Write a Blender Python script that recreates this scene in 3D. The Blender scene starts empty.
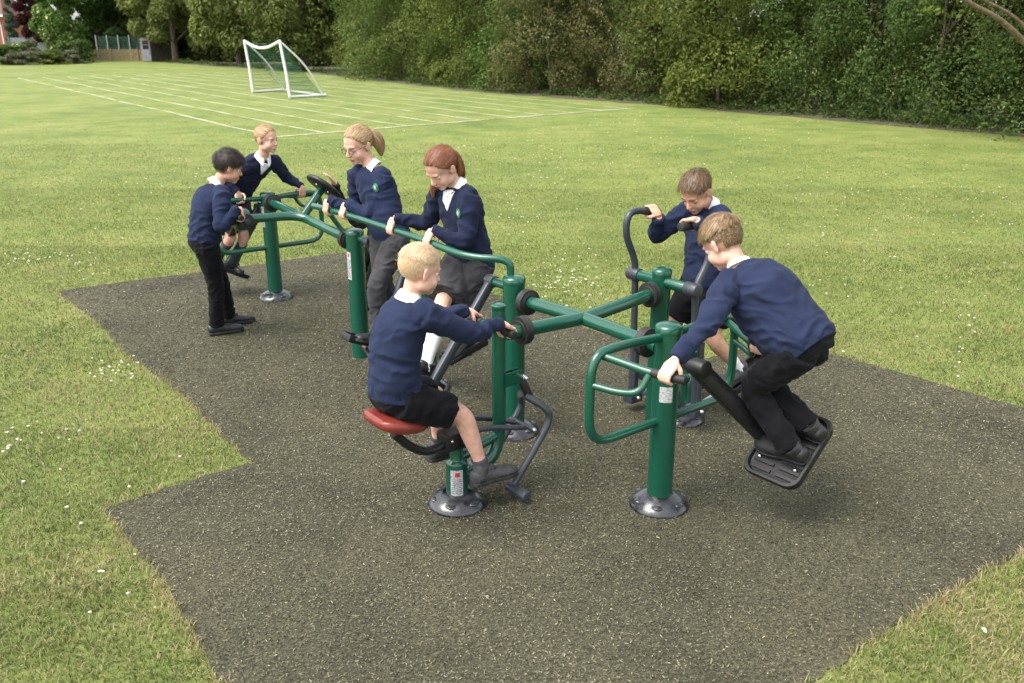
import bpy, bmesh, math, random
import numpy as np
from mathutils import Vector, Matrix, noise, Quaternion
from mathutils.bvhtree import BVHTree

random.seed(7)
RNG = np.random.default_rng(11)
PI = math.pi
scene = bpy.context.scene
COL = scene.collection

# ------------------------------------------------------------------ camera model
FOC, CX, CY, HOR, CAMH = 905.0, 512.0, 341.5, 35.0, 2.25
PITCH = math.atan((CY - HOR) / FOC)
CP, SP = math.cos(PITCH), math.sin(PITCH)
AX = Vector((.62, -.785, 0)).normalized()      # runs along the line of posts, towards the right front
BX = Vector((.785, .62, 0)).normalized()       # runs across it, towards the right rear

def ray(px, py):
    u = (px - CX) / FOC; v = (CY - py) / FOC
    return Vector((u, CP + v * SP, -SP + v * CP))
def ground(px, py, h=0.0):                      # surveyed point at height h
    d = ray(px, py); t = (h - CAMH) / d.z
    return Vector((d.x * t, d.y * t, h))
def W(a, b, z): return AX * a + BX * b + Vector((0, 0, z))
def RA(px, py, a):                              # surveyed point on the upright plane a = const
    d = ray(px, py); t = a / (d.x * AX.x + d.y * AX.y)
    return Vector((d.x * t, d.y * t, CAMH + d.z * t))
def RB(px, py, b):
    d = ray(px, py); t = b / (d.x * BX.x + d.y * BX.y)
    return Vector((d.x * t, d.y * t, CAMH + d.z * t))
def V(*a): return Vector(a)

# ------------------------------------------------------------------ object helpers
def tag(o, label=None, cat=None, group=None, kind=None):
    if label: o['label'] = label
    if cat: o['category'] = cat
    if group: o['group'] = group
    if kind: o['kind'] = kind
    return o
def empty(name, loc=(0, 0, 0), rz=0.0):
    o = bpy.data.objects.new(name, None); COL.objects.link(o)
    o.location = loc; o.rotation_euler = (0, 0, rz); o.empty_display_size = .2
    return o
def link_mesh(name, me, mats, parent=None, smooth=True):
    o = bpy.data.objects.new(name, me); COL.objects.link(o)
    if mats is not None:
        if not isinstance(mats, (list, tuple)): mats = [mats]
        ix = [p.material_index for p in me.polygons]
        me.materials.clear()
        for m in mats: me.materials.append(m)
        if len(mats) > 1: me.polygons.foreach_set('material_index', ix)
    if smooth: me.polygons.foreach_set('use_smooth', [True] * len(me.polygons))
    if parent:
        o.parent = parent
        # children are modelled in world space; parents stand unrotated at their own place
        root = Vector((0, 0, 0)); p = parent
        while p is not None: root += p.location; p = p.parent
        me.transform(Matrix.Translation(-root))
    return o
def np_mesh(name, verts, tris):
    me = bpy.data.meshes.new(name)
    nv, nt = len(verts), len(tris)
    k = tris.shape[1]
    me.vertices.add(nv); me.vertices.foreach_set('co', np.ascontiguousarray(verts, dtype=np.float32).ravel())
    me.loops.add(nt * k); me.loops.foreach_set('vertex_index', np.ascontiguousarray(tris, dtype=np.int32).ravel())
    me.polygons.add(nt); me.polygons.foreach_set('loop_start', np.arange(0, nt * k, k, dtype=np.int32))
    me.update(calc_edges=True)
    return me
def set_attr(me, name, vals):
    at = me.attributes.new(name, 'FLOAT', 'POINT'); at.data.foreach_set('value', np.ascontiguousarray(vals, dtype=np.float32))

class MB:
    """collects shapes into one mesh"""
    def __init__(s): s.v = []; s.f = []; s.m = []; s.mi = 0
    def add(s, vs, fs):
        n = len(s.v); s.v += [Vector(v) for v in vs]
        for f in fs: s.f.append([n + i for i in f]); s.m.append(s.mi)
    def loft(s, st, seg=14, cap=True):
        """st: list of (centre, halfaxis_u, halfaxis_v)"""
        vs = []; fs = []
        for c, u, v in st:
            for k in range(seg):
                t = 2 * PI * k / seg
                vs.append(Vector(c) + u * math.cos(t) + v * math.sin(t))
        for i in range(len(st) - 1):
            for k in range(seg):
                a = i * seg + k; b = i * seg + (k + 1) % seg
                fs.append([a, b, b + seg, a + seg])
        if cap:
            fs.append(list(range(seg))[::-1]); n = (len(st) - 1) * seg
            fs.append([n + k for k in range(seg)])
        s.add(vs, fs)
    def tube(s, pts, r, seg=14, up=None, sq=None, cap=True):
        """r: number or list; sq=(hx,hy) gives a rectangular bar"""
        pts = [Vector(p) for p in pts]
        n = len(pts); rs = r if isinstance(r, (list, tuple)) else [r] * n
        d0 = (pts[1] - pts[0]).normalized()
        ref = Vector(up) if up is not None else (Vector((0, 0, 1)) if abs(d0.z) < .9 else Vector((1, 0, 0)))
        u = ref.cross(d0).normalized()
        st = []
        for i in range(n):
            if i == 0: d = pts[1] - pts[0]
            elif i == n - 1: d = pts[-1] - pts[-2]
            else: d = (pts[i + 1] - pts[i]).normalized() + (pts[i] - pts[i - 1]).normalized()
            d.normalize()
            u = (u - d * u.dot(d)).normalized(); v = d.cross(u)
            if sq:
                st.append((pts[i], u, v, sq))
            else:
                k = 1.0
                st.append((pts[i], u * rs[i] * k, v * rs[i] * k))
        if sq:
            vs = []; fs = []
            hx, hy = sq; ch = min(hx, hy) * .22
            prof = [(hx - ch, hy), (hx, hy - ch), (hx, -hy + ch), (hx - ch, -hy), (-hx + ch, -hy), (-hx, -hy + ch), (-hx, hy - ch), (-hx + ch, hy)]
            for c, uu, vv, _ in st:
                for x, y in prof: vs.append(c + uu * x + vv * y)
            m = len(prof)
            for i in range(n - 1):
                for k in range(m):
                    a = i * m + k; b = i * m + (k + 1) % m; fs.append([a, b, b + m, a + m])
            fs.append(list(range(m))[::-1]); fs.append([(n - 1) * m + k for k in range(m)])
            s.add(vs, fs)
        else: s.loft(st, seg, cap)
    def rod(s, p, q, r, seg=18, bev=.15):
        """solid cylinder with softened rims"""
        p = Vector(p); q = Vector(q); d = q - p; L = d.length; d.normalize(); b = min(r * bev, L * .3)
        s.tube([p, p + d * b * .3, p + d * b, q - d * b, q - d * b * .3, q], [r - b, r - b * .25, r, r, r - b * .25, r - b], seg)
    def lathe(s, prof, c, axis=(0, 0, 1), seg=24):
        """prof: (r, h) along axis"""
        ax = Vector(axis).normalized(); ref = Vector((1, 0, 0)) if abs(ax.x) < .9 else Vector((0, 1, 0))
        u = ax.cross(ref).normalized(); v = ax.cross(u)
        s.loft([(Vector(c) + ax * h, u * max(r, 1e-4), v * max(r, 1e-4)) for r, h in prof], seg)
    def ball(s, c, rx, ry=None, rz=None, M=None, seg=14, rings=9):
        ry = rx if ry is None else ry; rz = rx if rz is None else rz
        M = M or Matrix.Identity(3); c = Vector(c)
        vs = [c + M @ Vector((0, 0, rz))]; fs = []
        for i in range(1, rings):
            t = PI * i / rings
            for k in range(seg):
                p = 2 * PI * k / seg
                vs.append(c + M @ Vector((rx * math.sin(t) * math.cos(p), ry * math.sin(t) * math.sin(p), rz * math.cos(t))))
        vs.append(c + M @ Vector((0, 0, -rz)))
        for k in range(seg): fs.append([0, 1 + k, 1 + (k + 1) % seg])
        for i in range(rings - 2):
            for k in range(seg):
                a = 1 + i * seg + k; b = 1 + i * seg + (k + 1) % seg; fs.append([a, a + seg, b + seg, b])
        e = len(vs) - 1; o = 1 + (rings - 2) * seg
        for k in range(seg): fs.append([e, o + (k + 1) % seg, o + k])
        s.add(vs, fs)
    def box(s, c, u, v, w):
        """half-axis vectors"""
        c = Vector(c); vs = [c + u * i + v * j + w * k for i in (-1, 1) for j in (-1, 1) for k in (-1, 1)]
        s.add(vs, [[0, 1, 3, 2], [4, 6, 7, 5], [0, 4, 5, 1], [2, 3, 7, 6], [0, 2, 6, 4], [1, 5, 7, 3]])
    def mesh(s, name):
        me = bpy.data.meshes.new(name); me.from_pydata([tuple(v) for v in s.v], [], s.f)
        me.polygons.foreach_set('material_index', s.m)
        bm = bmesh.new(); bm.from_mesh(me); bmesh.ops.recalc_face_normals(bm, faces=bm.faces); bm.to_mesh(me); bm.free()
        me.update(); return me
    def build(s, name, mats, parent=None, smooth=True, bevel=0.0):
        me = s.mesh(name)
        if bevel:
            bm = bmesh.new(); bm.from_mesh(me)
            bmesh.ops.bevel(bm, geom=[e for e in bm.edges if len(e.link_faces) == 2 and e.calc_face_angle() > .6], offset=bevel, segments=2, affect='EDGES', profile=.6)
            bm.to_mesh(me); bm.free()
        o = link_mesh(name, me, mats, parent, smooth)
        if smooth:
            try: me.set_sharp_from_angle(angle=math.radians(50))
            except Exception: pass
        return o

def rounded(pts, r, n=6):
    """polyline with corners rounded to radius-like distance r (number or list per inner corner)"""
    pts = [Vector(p) for p in pts]; out = [pts[0]]
    for i in range(1, len(pts) - 1):
        rr = r[i - 1] if isinstance(r, (list, tuple)) else r
        a, b, c = pts[i - 1], pts[i], pts[i + 1]
        da = min(rr, (a - b).length * .49); dc = min(rr, (c - b).length * .49)
        p = b + (a - b).normalized() * da; q = b + (c - b).normalized() * dc
        for k in range(n + 1):
            t = k / n; out.append(p * (1 - t) ** 2 + b * 2 * t * (1 - t) + q * t * t)
    out.append(pts[-1]); return out
def spline(pts, n=8):
    pts = [Vector(p) for p in pts]; P = [pts[0]] + pts + [pts[-1]]; out = []
    for i in range(1, len(P) - 2):
        for k in range(n):
            t = k / n; a, b, c, d = P[i - 1], P[i], P[i + 1], P[i + 2]
            out.append(.5 * ((2 * b) + (c - a) * t + (2 * a - 5 * b + 4 * c - d) * t * t + (3 * b - a - 3 * c + d) * t ** 3))
    out.append(pts[-1]); return out
def lerp_list(vals, n):
    out = []
    for i in range(n):
        t = i / (n - 1) * (len(vals) - 1); k = min(int(t), len(vals) - 2); f = t - k
        out.append(vals[k] * (1 - f) + vals[k + 1] * f)
    return out

# ------------------------------------------------------------------ materials
def new_mat(name):
    m = bpy.data.materials.new(name); m.use_nodes = True; nt = m.node_tree; nt.nodes.clear()
    return m, nt
class NT:
    def __init__(s, nt): s.nt = nt
    def n(s, t, **k):
        nd = s.nt.nodes.new(t)
        for a, b in k.items():
            if a == 'inp':
                for i, v in b.items(): nd.inputs[i].default_value = v
            else: setattr(nd, a, b)
        return nd
    def l(s, a, ao, b, bi): s.nt.links.new(a.outputs[ao], b.inputs[bi])
def ramp(N, stops):
    r = N.n('ShaderNodeValToRGB'); cr = r.color_ramp
    while len(cr.elements) < len(stops): cr.elements.new(.5)
    for e, (p, c) in zip(cr.elements, stops): e.position = p; e.color = (*c, 1) if len(c) == 3 else c
    return r
def surf(name, c1, c2=None, scale=20, rough=.6, rough2=None, spec=.5, metal=0, bump=0.0, bscale=200, bdist=.002, coat=0, detail=4, sub=0, sheen=0, lo=.35, hi=.65):
    m, nt = new_mat(name); N = NT(nt)
    out = N.n('ShaderNodeOutputMaterial'); p = N.n('ShaderNodeBsdfPrincipled'); N.l(p, 0, out, 0)
    tc = N.n('ShaderNodeTexCoord')
    p.inputs['Roughness'].default_value = rough; p.inputs['Metallic'].default_value = metal
    p.inputs['Specular IOR Level'].default_value = spec
    if coat: p.inputs['Coat Weight'].default_value = coat; p.inputs['Coat Roughness'].default_value = .15
    if sub:
        p.inputs['Subsurface Weight'].default_value = sub; p.inputs['Subsurface Radius'].default_value = (.012, .005, .003); p.inputs['Subsurface Scale'].default_value = .6
    if sheen: p.inputs['Sheen Weight'].default_value = sheen; p.inputs['Sheen Roughness'].default_value = .5
    if c2 is not None:
        nz = N.n('ShaderNodeTexNoise', inp={'Scale': scale, 'Detail': detail, 'Roughness': .6}); N.l(tc, 'Object', nz, 'Vector')
        r = ramp(N, [(lo, c1), (hi, c2)]); N.l(nz, 'Fac', r, 'Fac'); N.l(r, 'Color', p, 'Base Color')
        if rough2 is not None:
            mr = N.n('ShaderNodeMapRange', inp={'From Min': .3, 'From Max': .7, 'To Min': rough, 'To Max': rough2}); N.l(nz, 'Fac', mr, 'Value'); N.l(mr, 0, p, 'Roughness')
    else: p.inputs['Base Color'].default_value = (*c1, 1)
    if bump:
        bz = N.n('ShaderNodeTexNoise', inp={'Scale': bscale, 'Detail': 3, 'Roughness': .6}); N.l(tc, 'Object', bz, 'Vector')
        b = N.n('ShaderNodeBump', inp={'Strength': bump, 'Distance': bdist}); N.l(bz, 'Fac', b, 'Height'); N.l(b, 0, p, 'Normal')
    return m
def leaf_mat(name, c1, c2, c3=None, trans=.35, rough=.5):
    m, nt = new_mat(name); N = NT(nt)
    out = N.n('ShaderNodeOutputMaterial'); p = N.n('ShaderNodeBsdfPrincipled', inp={'Roughness': .65, 'Specular IOR Level': .12})
    at = N.n('ShaderNodeAttribute', attribute_name='rnd'); oi = N.n('ShaderNodeObjectInfo')
    stops = [(0, c1), (.62, c2)] + ([(1.0, c3)] if c3 else [])
    r = ramp(N, stops); N.l(at, 'Fac', r, 'Fac')
    hs = N.n('ShaderNodeHueSaturation'); N.l(r, 'Color', hs, 'Color')
    mr = N.n('ShaderNodeMapRange', inp={'To Min': .8, 'To Max': 1.2}); N.l(oi, 'Random', mr, 'Value'); N.l(mr, 0, hs, 'Value')
    mh = N.n('ShaderNodeMapRange', inp={'To Min': .485, 'To Max': .515}); N.l(oi, 'Random', mh, 'Value'); N.l(mh, 0, hs, 'Hue')
    N.l(hs, 0, p, 'Base Color')
    t = N.n('ShaderNodeBsdfTranslucent'); N.l(hs, 0, t, 'Color')
    mx = N.n('ShaderNodeMixShader', inp={0: trans}); N.l(p, 0, mx, 1); N.l(t, 0, mx, 2); N.l(mx, 0, out, 0)
    return m
# ================================================================== SETTING
def poly_ab(pts, z): return [W(a, b, z) for a, b in pts]
RUB = [(-8.95, 1.72), (-8.68, 4.80), (-4.0, 4.80), (-4.0, 5.82), (-1.25, 5.82), (-1.63, .86), (-4.43, .90), (-4.43, 1.70)]
def inside(P, X, Y):
    r = np.zeros(X.shape, bool); n = len(P)
    for i in range(n):
        x1, y1 = P[i]; x2, y2 = P[(i + 1) % n]
        c = ((y1 > Y) != (y2 > Y)) & (X < (x2 - x1) * (Y - y1) / (y2 - y1 + 1e-12) + x1); r ^= c
    return r
RUBW = [(W(a, b, 0).x, W(a, b, 0).y) for a, b in RUB]

def grass_ground_mat():
    m, nt = new_mat('lawn'); N = NT(nt)
    out = N.n('ShaderNodeOutputMaterial'); p = N.n('ShaderNodeBsdfPrincipled', inp={'Roughness': .85, 'Specular IOR Level': .15}); N.l(p, 0, out, 0)
    g = N.n('ShaderNodeNewGeometry')
    n1 = N.n('ShaderNodeTexNoise', inp={'Scale': .35, 'Detail': 5, 'Roughness': .65}); N.l(g, 'Position', n1, 'Vector')
    n2 = N.n('ShaderNodeTexNoise', inp={'Scale': 9, 'Detail': 8, 'Roughness': .75}); N.l(g, 'Position', n2, 'Vector')
    n3 = N.n('ShaderNodeTexNoise', inp={'Scale': 1.4, 'Detail': 4, 'Roughness': .6}); N.l(g, 'Position', n3, 'Vector')
    r1 = ramp(N, [(.3, LAWN_A), (.5, LAWN_B), (.7, LAWN_C)]); N.l(n1, 'Fac', r1, 'Fac')
    r3 = ramp(N, [(.3, (.82, .88, .8)), (.55, (1, 1, 1)), (.75, (1.15, 1.08, 1.05))]); N.l(n3, 'Fac', r3, 'Fac')
    m1 = N.n('ShaderNodeMix', data_type='RGBA', blend_type='MULTIPLY', inp={0: 1.0}); N.l(r1, 0, m1, 6); N.l(r3, 0, m1, 7)
    r2 = ramp(N, [(.3, (.72, .76, .7)), (.5, (1, 1, 1)), (.72, (1.25, 1.2, 1.2))]); N.l(n2, 'Fac', r2, 'Fac')
    m2 = N.n('ShaderNodeMix', data_type='RGBA', blend_type='MULTIPLY', inp={0: .8}); N.l(m1, 2, m2, 6); N.l(r2, 0, m2, 7)
    N.l(m2, 2, p, 'Base Color')
    b = N.n('ShaderNodeBump', inp={'Strength': .6, 'Distance': .03}); N.l(n2, 'Fac', b, 'Height'); N.l(b, 0, p, 'Normal')
    return m
LAWN_A, LAWN_B, LAWN_C = (.102, .144, .037), (.150, .184, .049), (.190, .206, .066)
M_lawn = grass_ground_mat()

def rubber_mat():
    m, nt = new_mat('bonded_rubber'); N = NT(nt)
    out = N.n('ShaderNodeOutputMaterial'); p = N.n('ShaderNodeBsdfPrincipled', inp={'Roughness': .9, 'Specular IOR Level': .2}); N.l(p, 0, out, 0)
    g = N.n('ShaderNodeNewGeometry')
    n1 = N.n('ShaderNodeTexNoise', inp={'Scale': 110, 'Detail': 4, 'Roughness': .7}); N.l(g, 'Position', n1, 'Vector')
    n2 = N.n('ShaderNodeTexNoise', inp={'Scale': 1.1, 'Detail': 5, 'Roughness': .6}); N.l(g, 'Position', n2, 'Vector')
    r = ramp(N, [(.3, (.021, .0205, .013)), (.5, (.060, .057, .037)), (.68, (.120, .113, .073))]); N.l(n1, 'Fac', r, 'Fac')
    r2 = ramp(N, [(.32, (.66, .66, .68)), (.5, (1, 1, .98)), (.68, (1.2, 1.18, 1.1))]); N.l(n2, 'Fac', r2, 'Fac')
    m2 = N.n('ShaderNodeMix', data_type='RGBA', blend_type='MULTIPLY', inp={0: 1.0}); N.l(r, 0, m2, 6); N.l(r2, 0, m2, 7); N.l(m2, 2, p, 'Base Color')
    b = N.n('ShaderNodeBump', inp={'Strength': .8, 'Distance': .008}); N.l(n1, 'Fac', b, 'Height'); N.l(b, 0, p, 'Normal')
    return m
M_rubber = rubber_mat()

def flat(name, pts, mat, z=None, kind='structure'):
    mb = MB(); mb.add([Vector((p[0], p[1], p[2] if z is None else z)) for p in pts], [list(range(len(pts)))])
    o = mb.build(name, mat, smooth=False)
    if o.data.polygons[0].normal.z < 0: o.data.flip_normals()
    tag(o, kind=kind); return o
def densify(pts, step, jit, seed=0):
    rr = random.Random(seed); out = []
    for i in range(len(pts)):
        p = Vector(pts[i]); q = Vector(pts[(i + 1) % len(pts)]); n = max(1, int((q - p).length / step)); d = (q - p).normalized(); nn = Vector((-d.y, d.x, 0)) if len(p) == 3 else Vector((-d.y, d.x))
        for k in range(n):
            w = 0 if k == 0 else rr.uniform(-jit, jit) + .02 * math.sin(k * step * 3.1 + i)
            out.append(p + (q - p) * (k / n) + nn * w)
    return out

gm = MB(); gm.add([V(-400, -60, 0), V(400, -60, 0), V(400, 600, 0), V(-400, 600, 0)], [[0, 1, 2, 3]])
ground_o = gm.build('ground', M_lawn, smooth=False); tag(ground_o, kind='structure')
rub_pts = densify([W(a, b, .006) for a, b in RUB], .05, .018, 3)
RUBP = [(p.x, p.y) for p in rub_pts]
bmr = bmesh.new(); vs = [bmr.verts.new(p) for p in rub_pts]; f = bmr.faces.new(vs); bmr.normal_update()
if f.normal.z < 0: f.normal_flip()
bmesh.ops.triangulate(bmr, faces=bmr.faces)
mer = bpy.data.meshes.new('rubber_surface'); bmr.to_mesh(mer); bmr.free()
tag(link_mesh('rubber_surface', mer, M_rubber, smooth=False), kind='structure')

# ---- value noise used to vary blades and shreds over the ground
def vnoise(x, y, s, seed=0):
    r = np.random.default_rng(seed); T = r.random((256, 256)); x = x * s; y = y * s
    xi = np.floor(x).astype(int); yi = np.floor(y).astype(int); fx = x - xi; fy = y - yi
    fx = fx * fx * (3 - 2 * fx); fy = fy * fy * (3 - 2 * fy)
    a = T[xi % 256, yi % 256]; b = T[(xi + 1) % 256, yi % 256]; c = T[xi % 256, (yi + 1) % 256]; d = T[(xi + 1) % 256, (yi + 1) % 256]
    return (a * (1 - fx) + b * fx) * (1 - fy) + (c * (1 - fx) + d * fx) * fy
def fbm(x, y, s, seed=0): return (vnoise(x, y, s, seed) * .5 + vnoise(x, y, s * 2.1, seed + 1) * .3 + vnoise(x, y, s * 4.7, seed + 2) * .2)

# ---- the grass: real blades, thinning out with distance
def scatter(y0, y1, dens):
    w1 = .62 * y1 + 4.2; n = int((y1 - y0) * 2 * w1 * dens)
    y = RNG.uniform(y0, y1, n); x = RNG.uniform(-w1, w1, n); k = RNG.random(n) < np.clip((.62 * y + 4.2 - np.abs(x)) / 3.2, 0, 1) ** 1.3
    return x[k], y[k]
bands = [(2.0, 3.4, 15000, 1.0), (3.4, 5, 10000, 1.0), (5, 7, 6500, 1.1), (7, 10, 4200, 1.25), (10, 14, 2400, 1.5), (14, 20, 1000, 1.9), (20, 30, 350, 2.4)]
def edge_dist(x, y):
    d = np.full(x.shape, 9.)
    for i in range(len(RUBW)):
        (x1, y1), (x2, y2) = RUBW[i], RUBW[(i + 1) % len(RUBW)]; dx, dy = x2 - x1, y2 - y1
        t = np.clip(((x - x1) * dx + (y - y1) * dy) / (dx * dx + dy * dy), 0, 1); d = np.minimum(d, np.hypot(x - x1 - t * dx, y - y1 - t * dy))
    return d
VX = []; TR = []; RN = []; off = 0
for y0, y1, dn, ws in bands:
    x, y = scatter(y0, y1, dn)
    kf = RNG.random(len(x)) < np.clip((30 - y) / 14, 0, 1); x = x[kf]; y = y[kf]
    jx = x + (vnoise(x, y, 30, 5) - .5) * .035; jy = y + (vnoise(x, y, 30, 8) - .5) * .035
    keep = ~inside(RUBP, jx, jy); x = x[keep]; y = y[keep]; n = len(x)
    th = RNG.uniform(0, 2 * PI, n); tall = fbm(x, y, 1.6, 21)
    h = RNG.uniform(.014, .036, n) * (.6 + .9 * tall) * (1 - .28 * (ws - 1)); lean = RNG.uniform(.2, 1.9, n) * h
    h = h * (1 + 1.1 * np.clip(1 - edge_dist(x, y) / .05, 0, 1) * RNG.random(n)); lean = np.minimum(lean, h * 1.3)
    w = RNG.uniform(.0013, .0026, n) * ws; la = RNG.uniform(0, 2 * PI, n)
    z0 = np.full(n, -.002)
    c, s = np.cos(th) * w, np.sin(th) * w
    tx = x + np.cos(la) * lean; ty = y + np.sin(la) * lean
    v = np.stack([np.stack([x - c, y - s, z0], 1), np.stack([x + c, y + s, z0], 1),
                  np.stack([x + c * .8 + (tx - x) * .4, y + s * .8 + (ty - y) * .4, h * (.7 - .15 * lean / h)], 1), np.stack([x - c * .8 + (tx - x) * .4, y - s * .8 + (ty - y) * .4, h * (.7 - .15 * lean / h)], 1),
                  np.stack([tx, ty, h * (1 - .38 * lean / h)], 1)], 1).reshape(-1, 3)
    b = np.arange(n) * 5 + off
    t = np.concatenate([np.stack([b, b + 1, b + 2], 1), np.stack([b, b + 2, b + 3], 1), np.stack([b + 3, b + 2, b + 4], 1)])
    patch = fbm(x, y, .9, 31) * .55 + fbm(x, y, 5, 41) * .45
    r = np.clip((patch - .5) * 1.9 + .5 + RNG.normal(0, .17, n), 0, .93)
    r = r * (1 - .3 * (ws - 1)) + .55 * .3 * (ws - 1)
    de = edge_dist(x, y); near_e = np.clip(1 - de / .07, 0, 1)
    dead = RNG.random(n) < (.16 + .46 * np.clip((fbm(x, y, 2.6, 77) - .42) * 4, 0, 1)) * np.clip(1.15 - (y - 3.5) / 4.5, .12, 1) + .6 * near_e; r = np.where(dead, RNG.uniform(.93, 1, n), r)
    dk_ = (RNG.random(n) < .16) & (ws < 1.3) & ~dead; r = np.where(dk_, RNG.uniform(0, .12, n), r)
    VX.append(v); TR.append(t); RN.append(np.repeat(r, 5)); off += n * 5
VX = np.concatenate(VX); TR = np.concatenate(TR); RN = np.concatenate(RN)
me = np_mesh('grass', VX, TR); set_attr(me, 'rnd', RN)
def blade_mat():
    m, nt = new_mat('grass_blades'); N = NT(nt)
    out = N.n('ShaderNodeOutputMaterial'); p = N.n('ShaderNodeBsdfPrincipled', inp={'Roughness': .55, 'Specular IOR Level': .3})
    at = N.n('ShaderNodeAttribute', attribute_name='rnd')
    r = ramp(N, [(0, (.048, .074, .017)), (.2, (.106, .155, .038)), (.5, (.172, .208, .055)), (.8, (.228, .247, .079)), (.92, (.27, .245, .11)), (1, (.38, .30, .17))]); N.l(at, 'Fac', r, 'Fac')
    N.l(r, 0, p, 'Base Color'); t = N.n('ShaderNodeBsdfTranslucent'); N.l(r, 0, t, 'Color')
    mx = N.n('ShaderNodeMixShader', inp={0: .3}); N.l(p, 0, mx, 1); N.l(t, 0, mx, 2); N.l(mx, 0, out, 0); return m
tag(link_mesh('grass', me, blade_mat(), smooth=False), 'short mown lawn grass around the rubber surface', 'grass', kind='stuff')

# ---- loose shreds standing out of the rubber surface
xs = RNG.uniform(-6, 5, 1500000); ys = RNG.uniform(2.0, 10.3, 1500000)
dk = RNG.random(len(xs)) < np.clip(1.25 - ys / 9, .25, 1) * .62
k = inside(RUBW, xs, ys) & dk & (np.abs(xs) < .62 * ys + 1.2); x = xs[k]; y = ys[k]; n = len(x)
sc = 1 + np.clip((y - 4) / 6, 0, 1) * .8
L = RNG.uniform(.003, .010, n) * sc; w = RNG.uniform(.0011, .0026, n) * sc; th = RNG.uniform(0, 2 * PI, n); dz = RNG.uniform(-.45, .45, n) * L
zc = .0075 + RNG.uniform(0, .006, n)
ux, uy = np.cos(th), np.sin(th)
v = np.stack([np.stack([x - ux * L, y - uy * L, zc - dz], 1), np.stack([x - uy * w, y + ux * w, zc + .0012], 1), np.stack([x + ux * L, y + uy * L, zc + dz], 1), np.stack([x + uy * w, y - ux * w, zc - .0008], 1)], 1).reshape(-1, 3)
b = np.arange(n) * 4; t = np.concatenate([np.stack([b, b + 2, b + 1], 1), np.stack([b, b + 3, b + 2], 1)])
big = fbm(x, y, .8, 61)
r = np.clip(RNG.beta(1.5, 1.8, n) + (big - .5) * .3, 0, .965); r = np.where(RNG.random(n) < .005, 1.0, r)
me = np_mesh('rubber_shreds', v, t); set_attr(me, 'rnd', np.repeat(r, 4))
m, nt = new_mat('rubber_shreds'); N = NT(nt); out = N.n('ShaderNodeOutputMaterial'); p = N.n('ShaderNodeBsdfPrincipled', inp={'Roughness': .8, 'Specular IOR Level': .3})
at = N.n('ShaderNodeAttribute', attribute_name='rnd'); rr_ = ramp(N, [(0, (.010, .010, .007)), (.25, (.044, .041, .024)), (.5, (.092, .086, .051)), (.75, (.150, .140, .088)), (.96, (.225, .205, .135)), (1, (.36, .32, .24))])
N.l(at, 'Fac', rr_, 'Fac'); N.l(rr_, 0, p, 'Base Color'); N.l(p, 0, out, 0)
tag(link_mesh('rubber_shreds', me, m, smooth=False), 'olive and grey rubber shreds bonded into the play surface', 'rubber mulch', kind='stuff')

# ---- daisies
DX = []; DT = []; DM = []
def daisy(x, y, r, z):
    n = len(DX); DX.append((x, y, z + r * .25))
    for k in range(7):
        t = 2 * PI * k / 7; DX.append((x + r * math.cos(t), y + r * math.sin(t), z))
    for k in range(7): DT.append((n, n + 1 + k, n + 1 + (k + 1) % 7)); DM.append(0)
    n = len(DX); r2 = r * .33; DX.append((x, y, z + r * .25 + .004))
    for k in range(7):
        t = 2 * PI * k / 7; DX.append((x + r2 * math.cos(t), y + r2 * math.sin(t), z + r * .25 + .001))
    for k in range(7): DT.append((n, n + 1 + k, n + 1 + (k + 1) % 7)); DM.append(1)
def sow(px, py, sx, sy, n, r=.0078):
    for _ in range(n):
        g = ground(px + random.gauss(0, sx), py + random.gauss(0, sy))
        if inside(RUBW, np.array([g.x]), np.array([g.y]))[0] or g.y > 45 or g.y < 2: continue
        s = r * random.uniform(.7, 1.25) * (1 + max(0, g.y - 6) * .05); daisy(g.x, g.y, s, .03 + random.uniform(0, .012))
for px, py, sx, sy, n in [(565, 275, 22, 16, 65), (590, 300, 25, 14, 35), (640, 150, 40, 25, 50), (560, 165, 30, 22, 60), (610, 120, 20, 8, 25), (50, 262, 35, 8, 40), (30, 440, 25, 8, 9), (10, 445, 12, 10, 6),
                          (110, 375, 12, 5, 20), (140, 365, 10, 3, 10), (780, 160, 60, 25, 60), (880, 250, 80, 40, 60), (960, 330, 50, 40, 30), (740, 130, 60, 12, 40), (700, 118, 30, 6, 14), (960, 200, 50, 25, 34), (950, 135, 30, 6, 16),
                          (200, 170, 50, 20, 30), (330, 150, 60, 15, 26), (120, 200, 80, 30, 30), (500, 140, 60, 12, 22), (520, 215, 20, 14, 18), (460, 160, 30, 14, 16), (60, 500, 60, 60, 10), (980, 620, 30, 25, 3)]:
    sow(px, py, sx, sy, n)
for px, py, r in [(100, 572, .0085), (103, 572, .007), (128, 594, .007), (90, 613, .007), (155, 608, .004), (180, 457, .008), (8, 449, .008), (3, 452, .008)]:
    g = ground(px, py, .03); daisy(g.x, g.y, r, .036)
me = np_mesh('daisies', np.array(DX), np.array(DT)); me.polygons.foreach_set('material_index', DM)
tag(link_mesh('daisies', me, [surf('petal', (.8, .8, .78), rough=.6), surf('daisy_eye', (.6, .42, .03))], smooth=False), 'small white daisies scattered through the lawn', 'flowers', kind='stuff')

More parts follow.
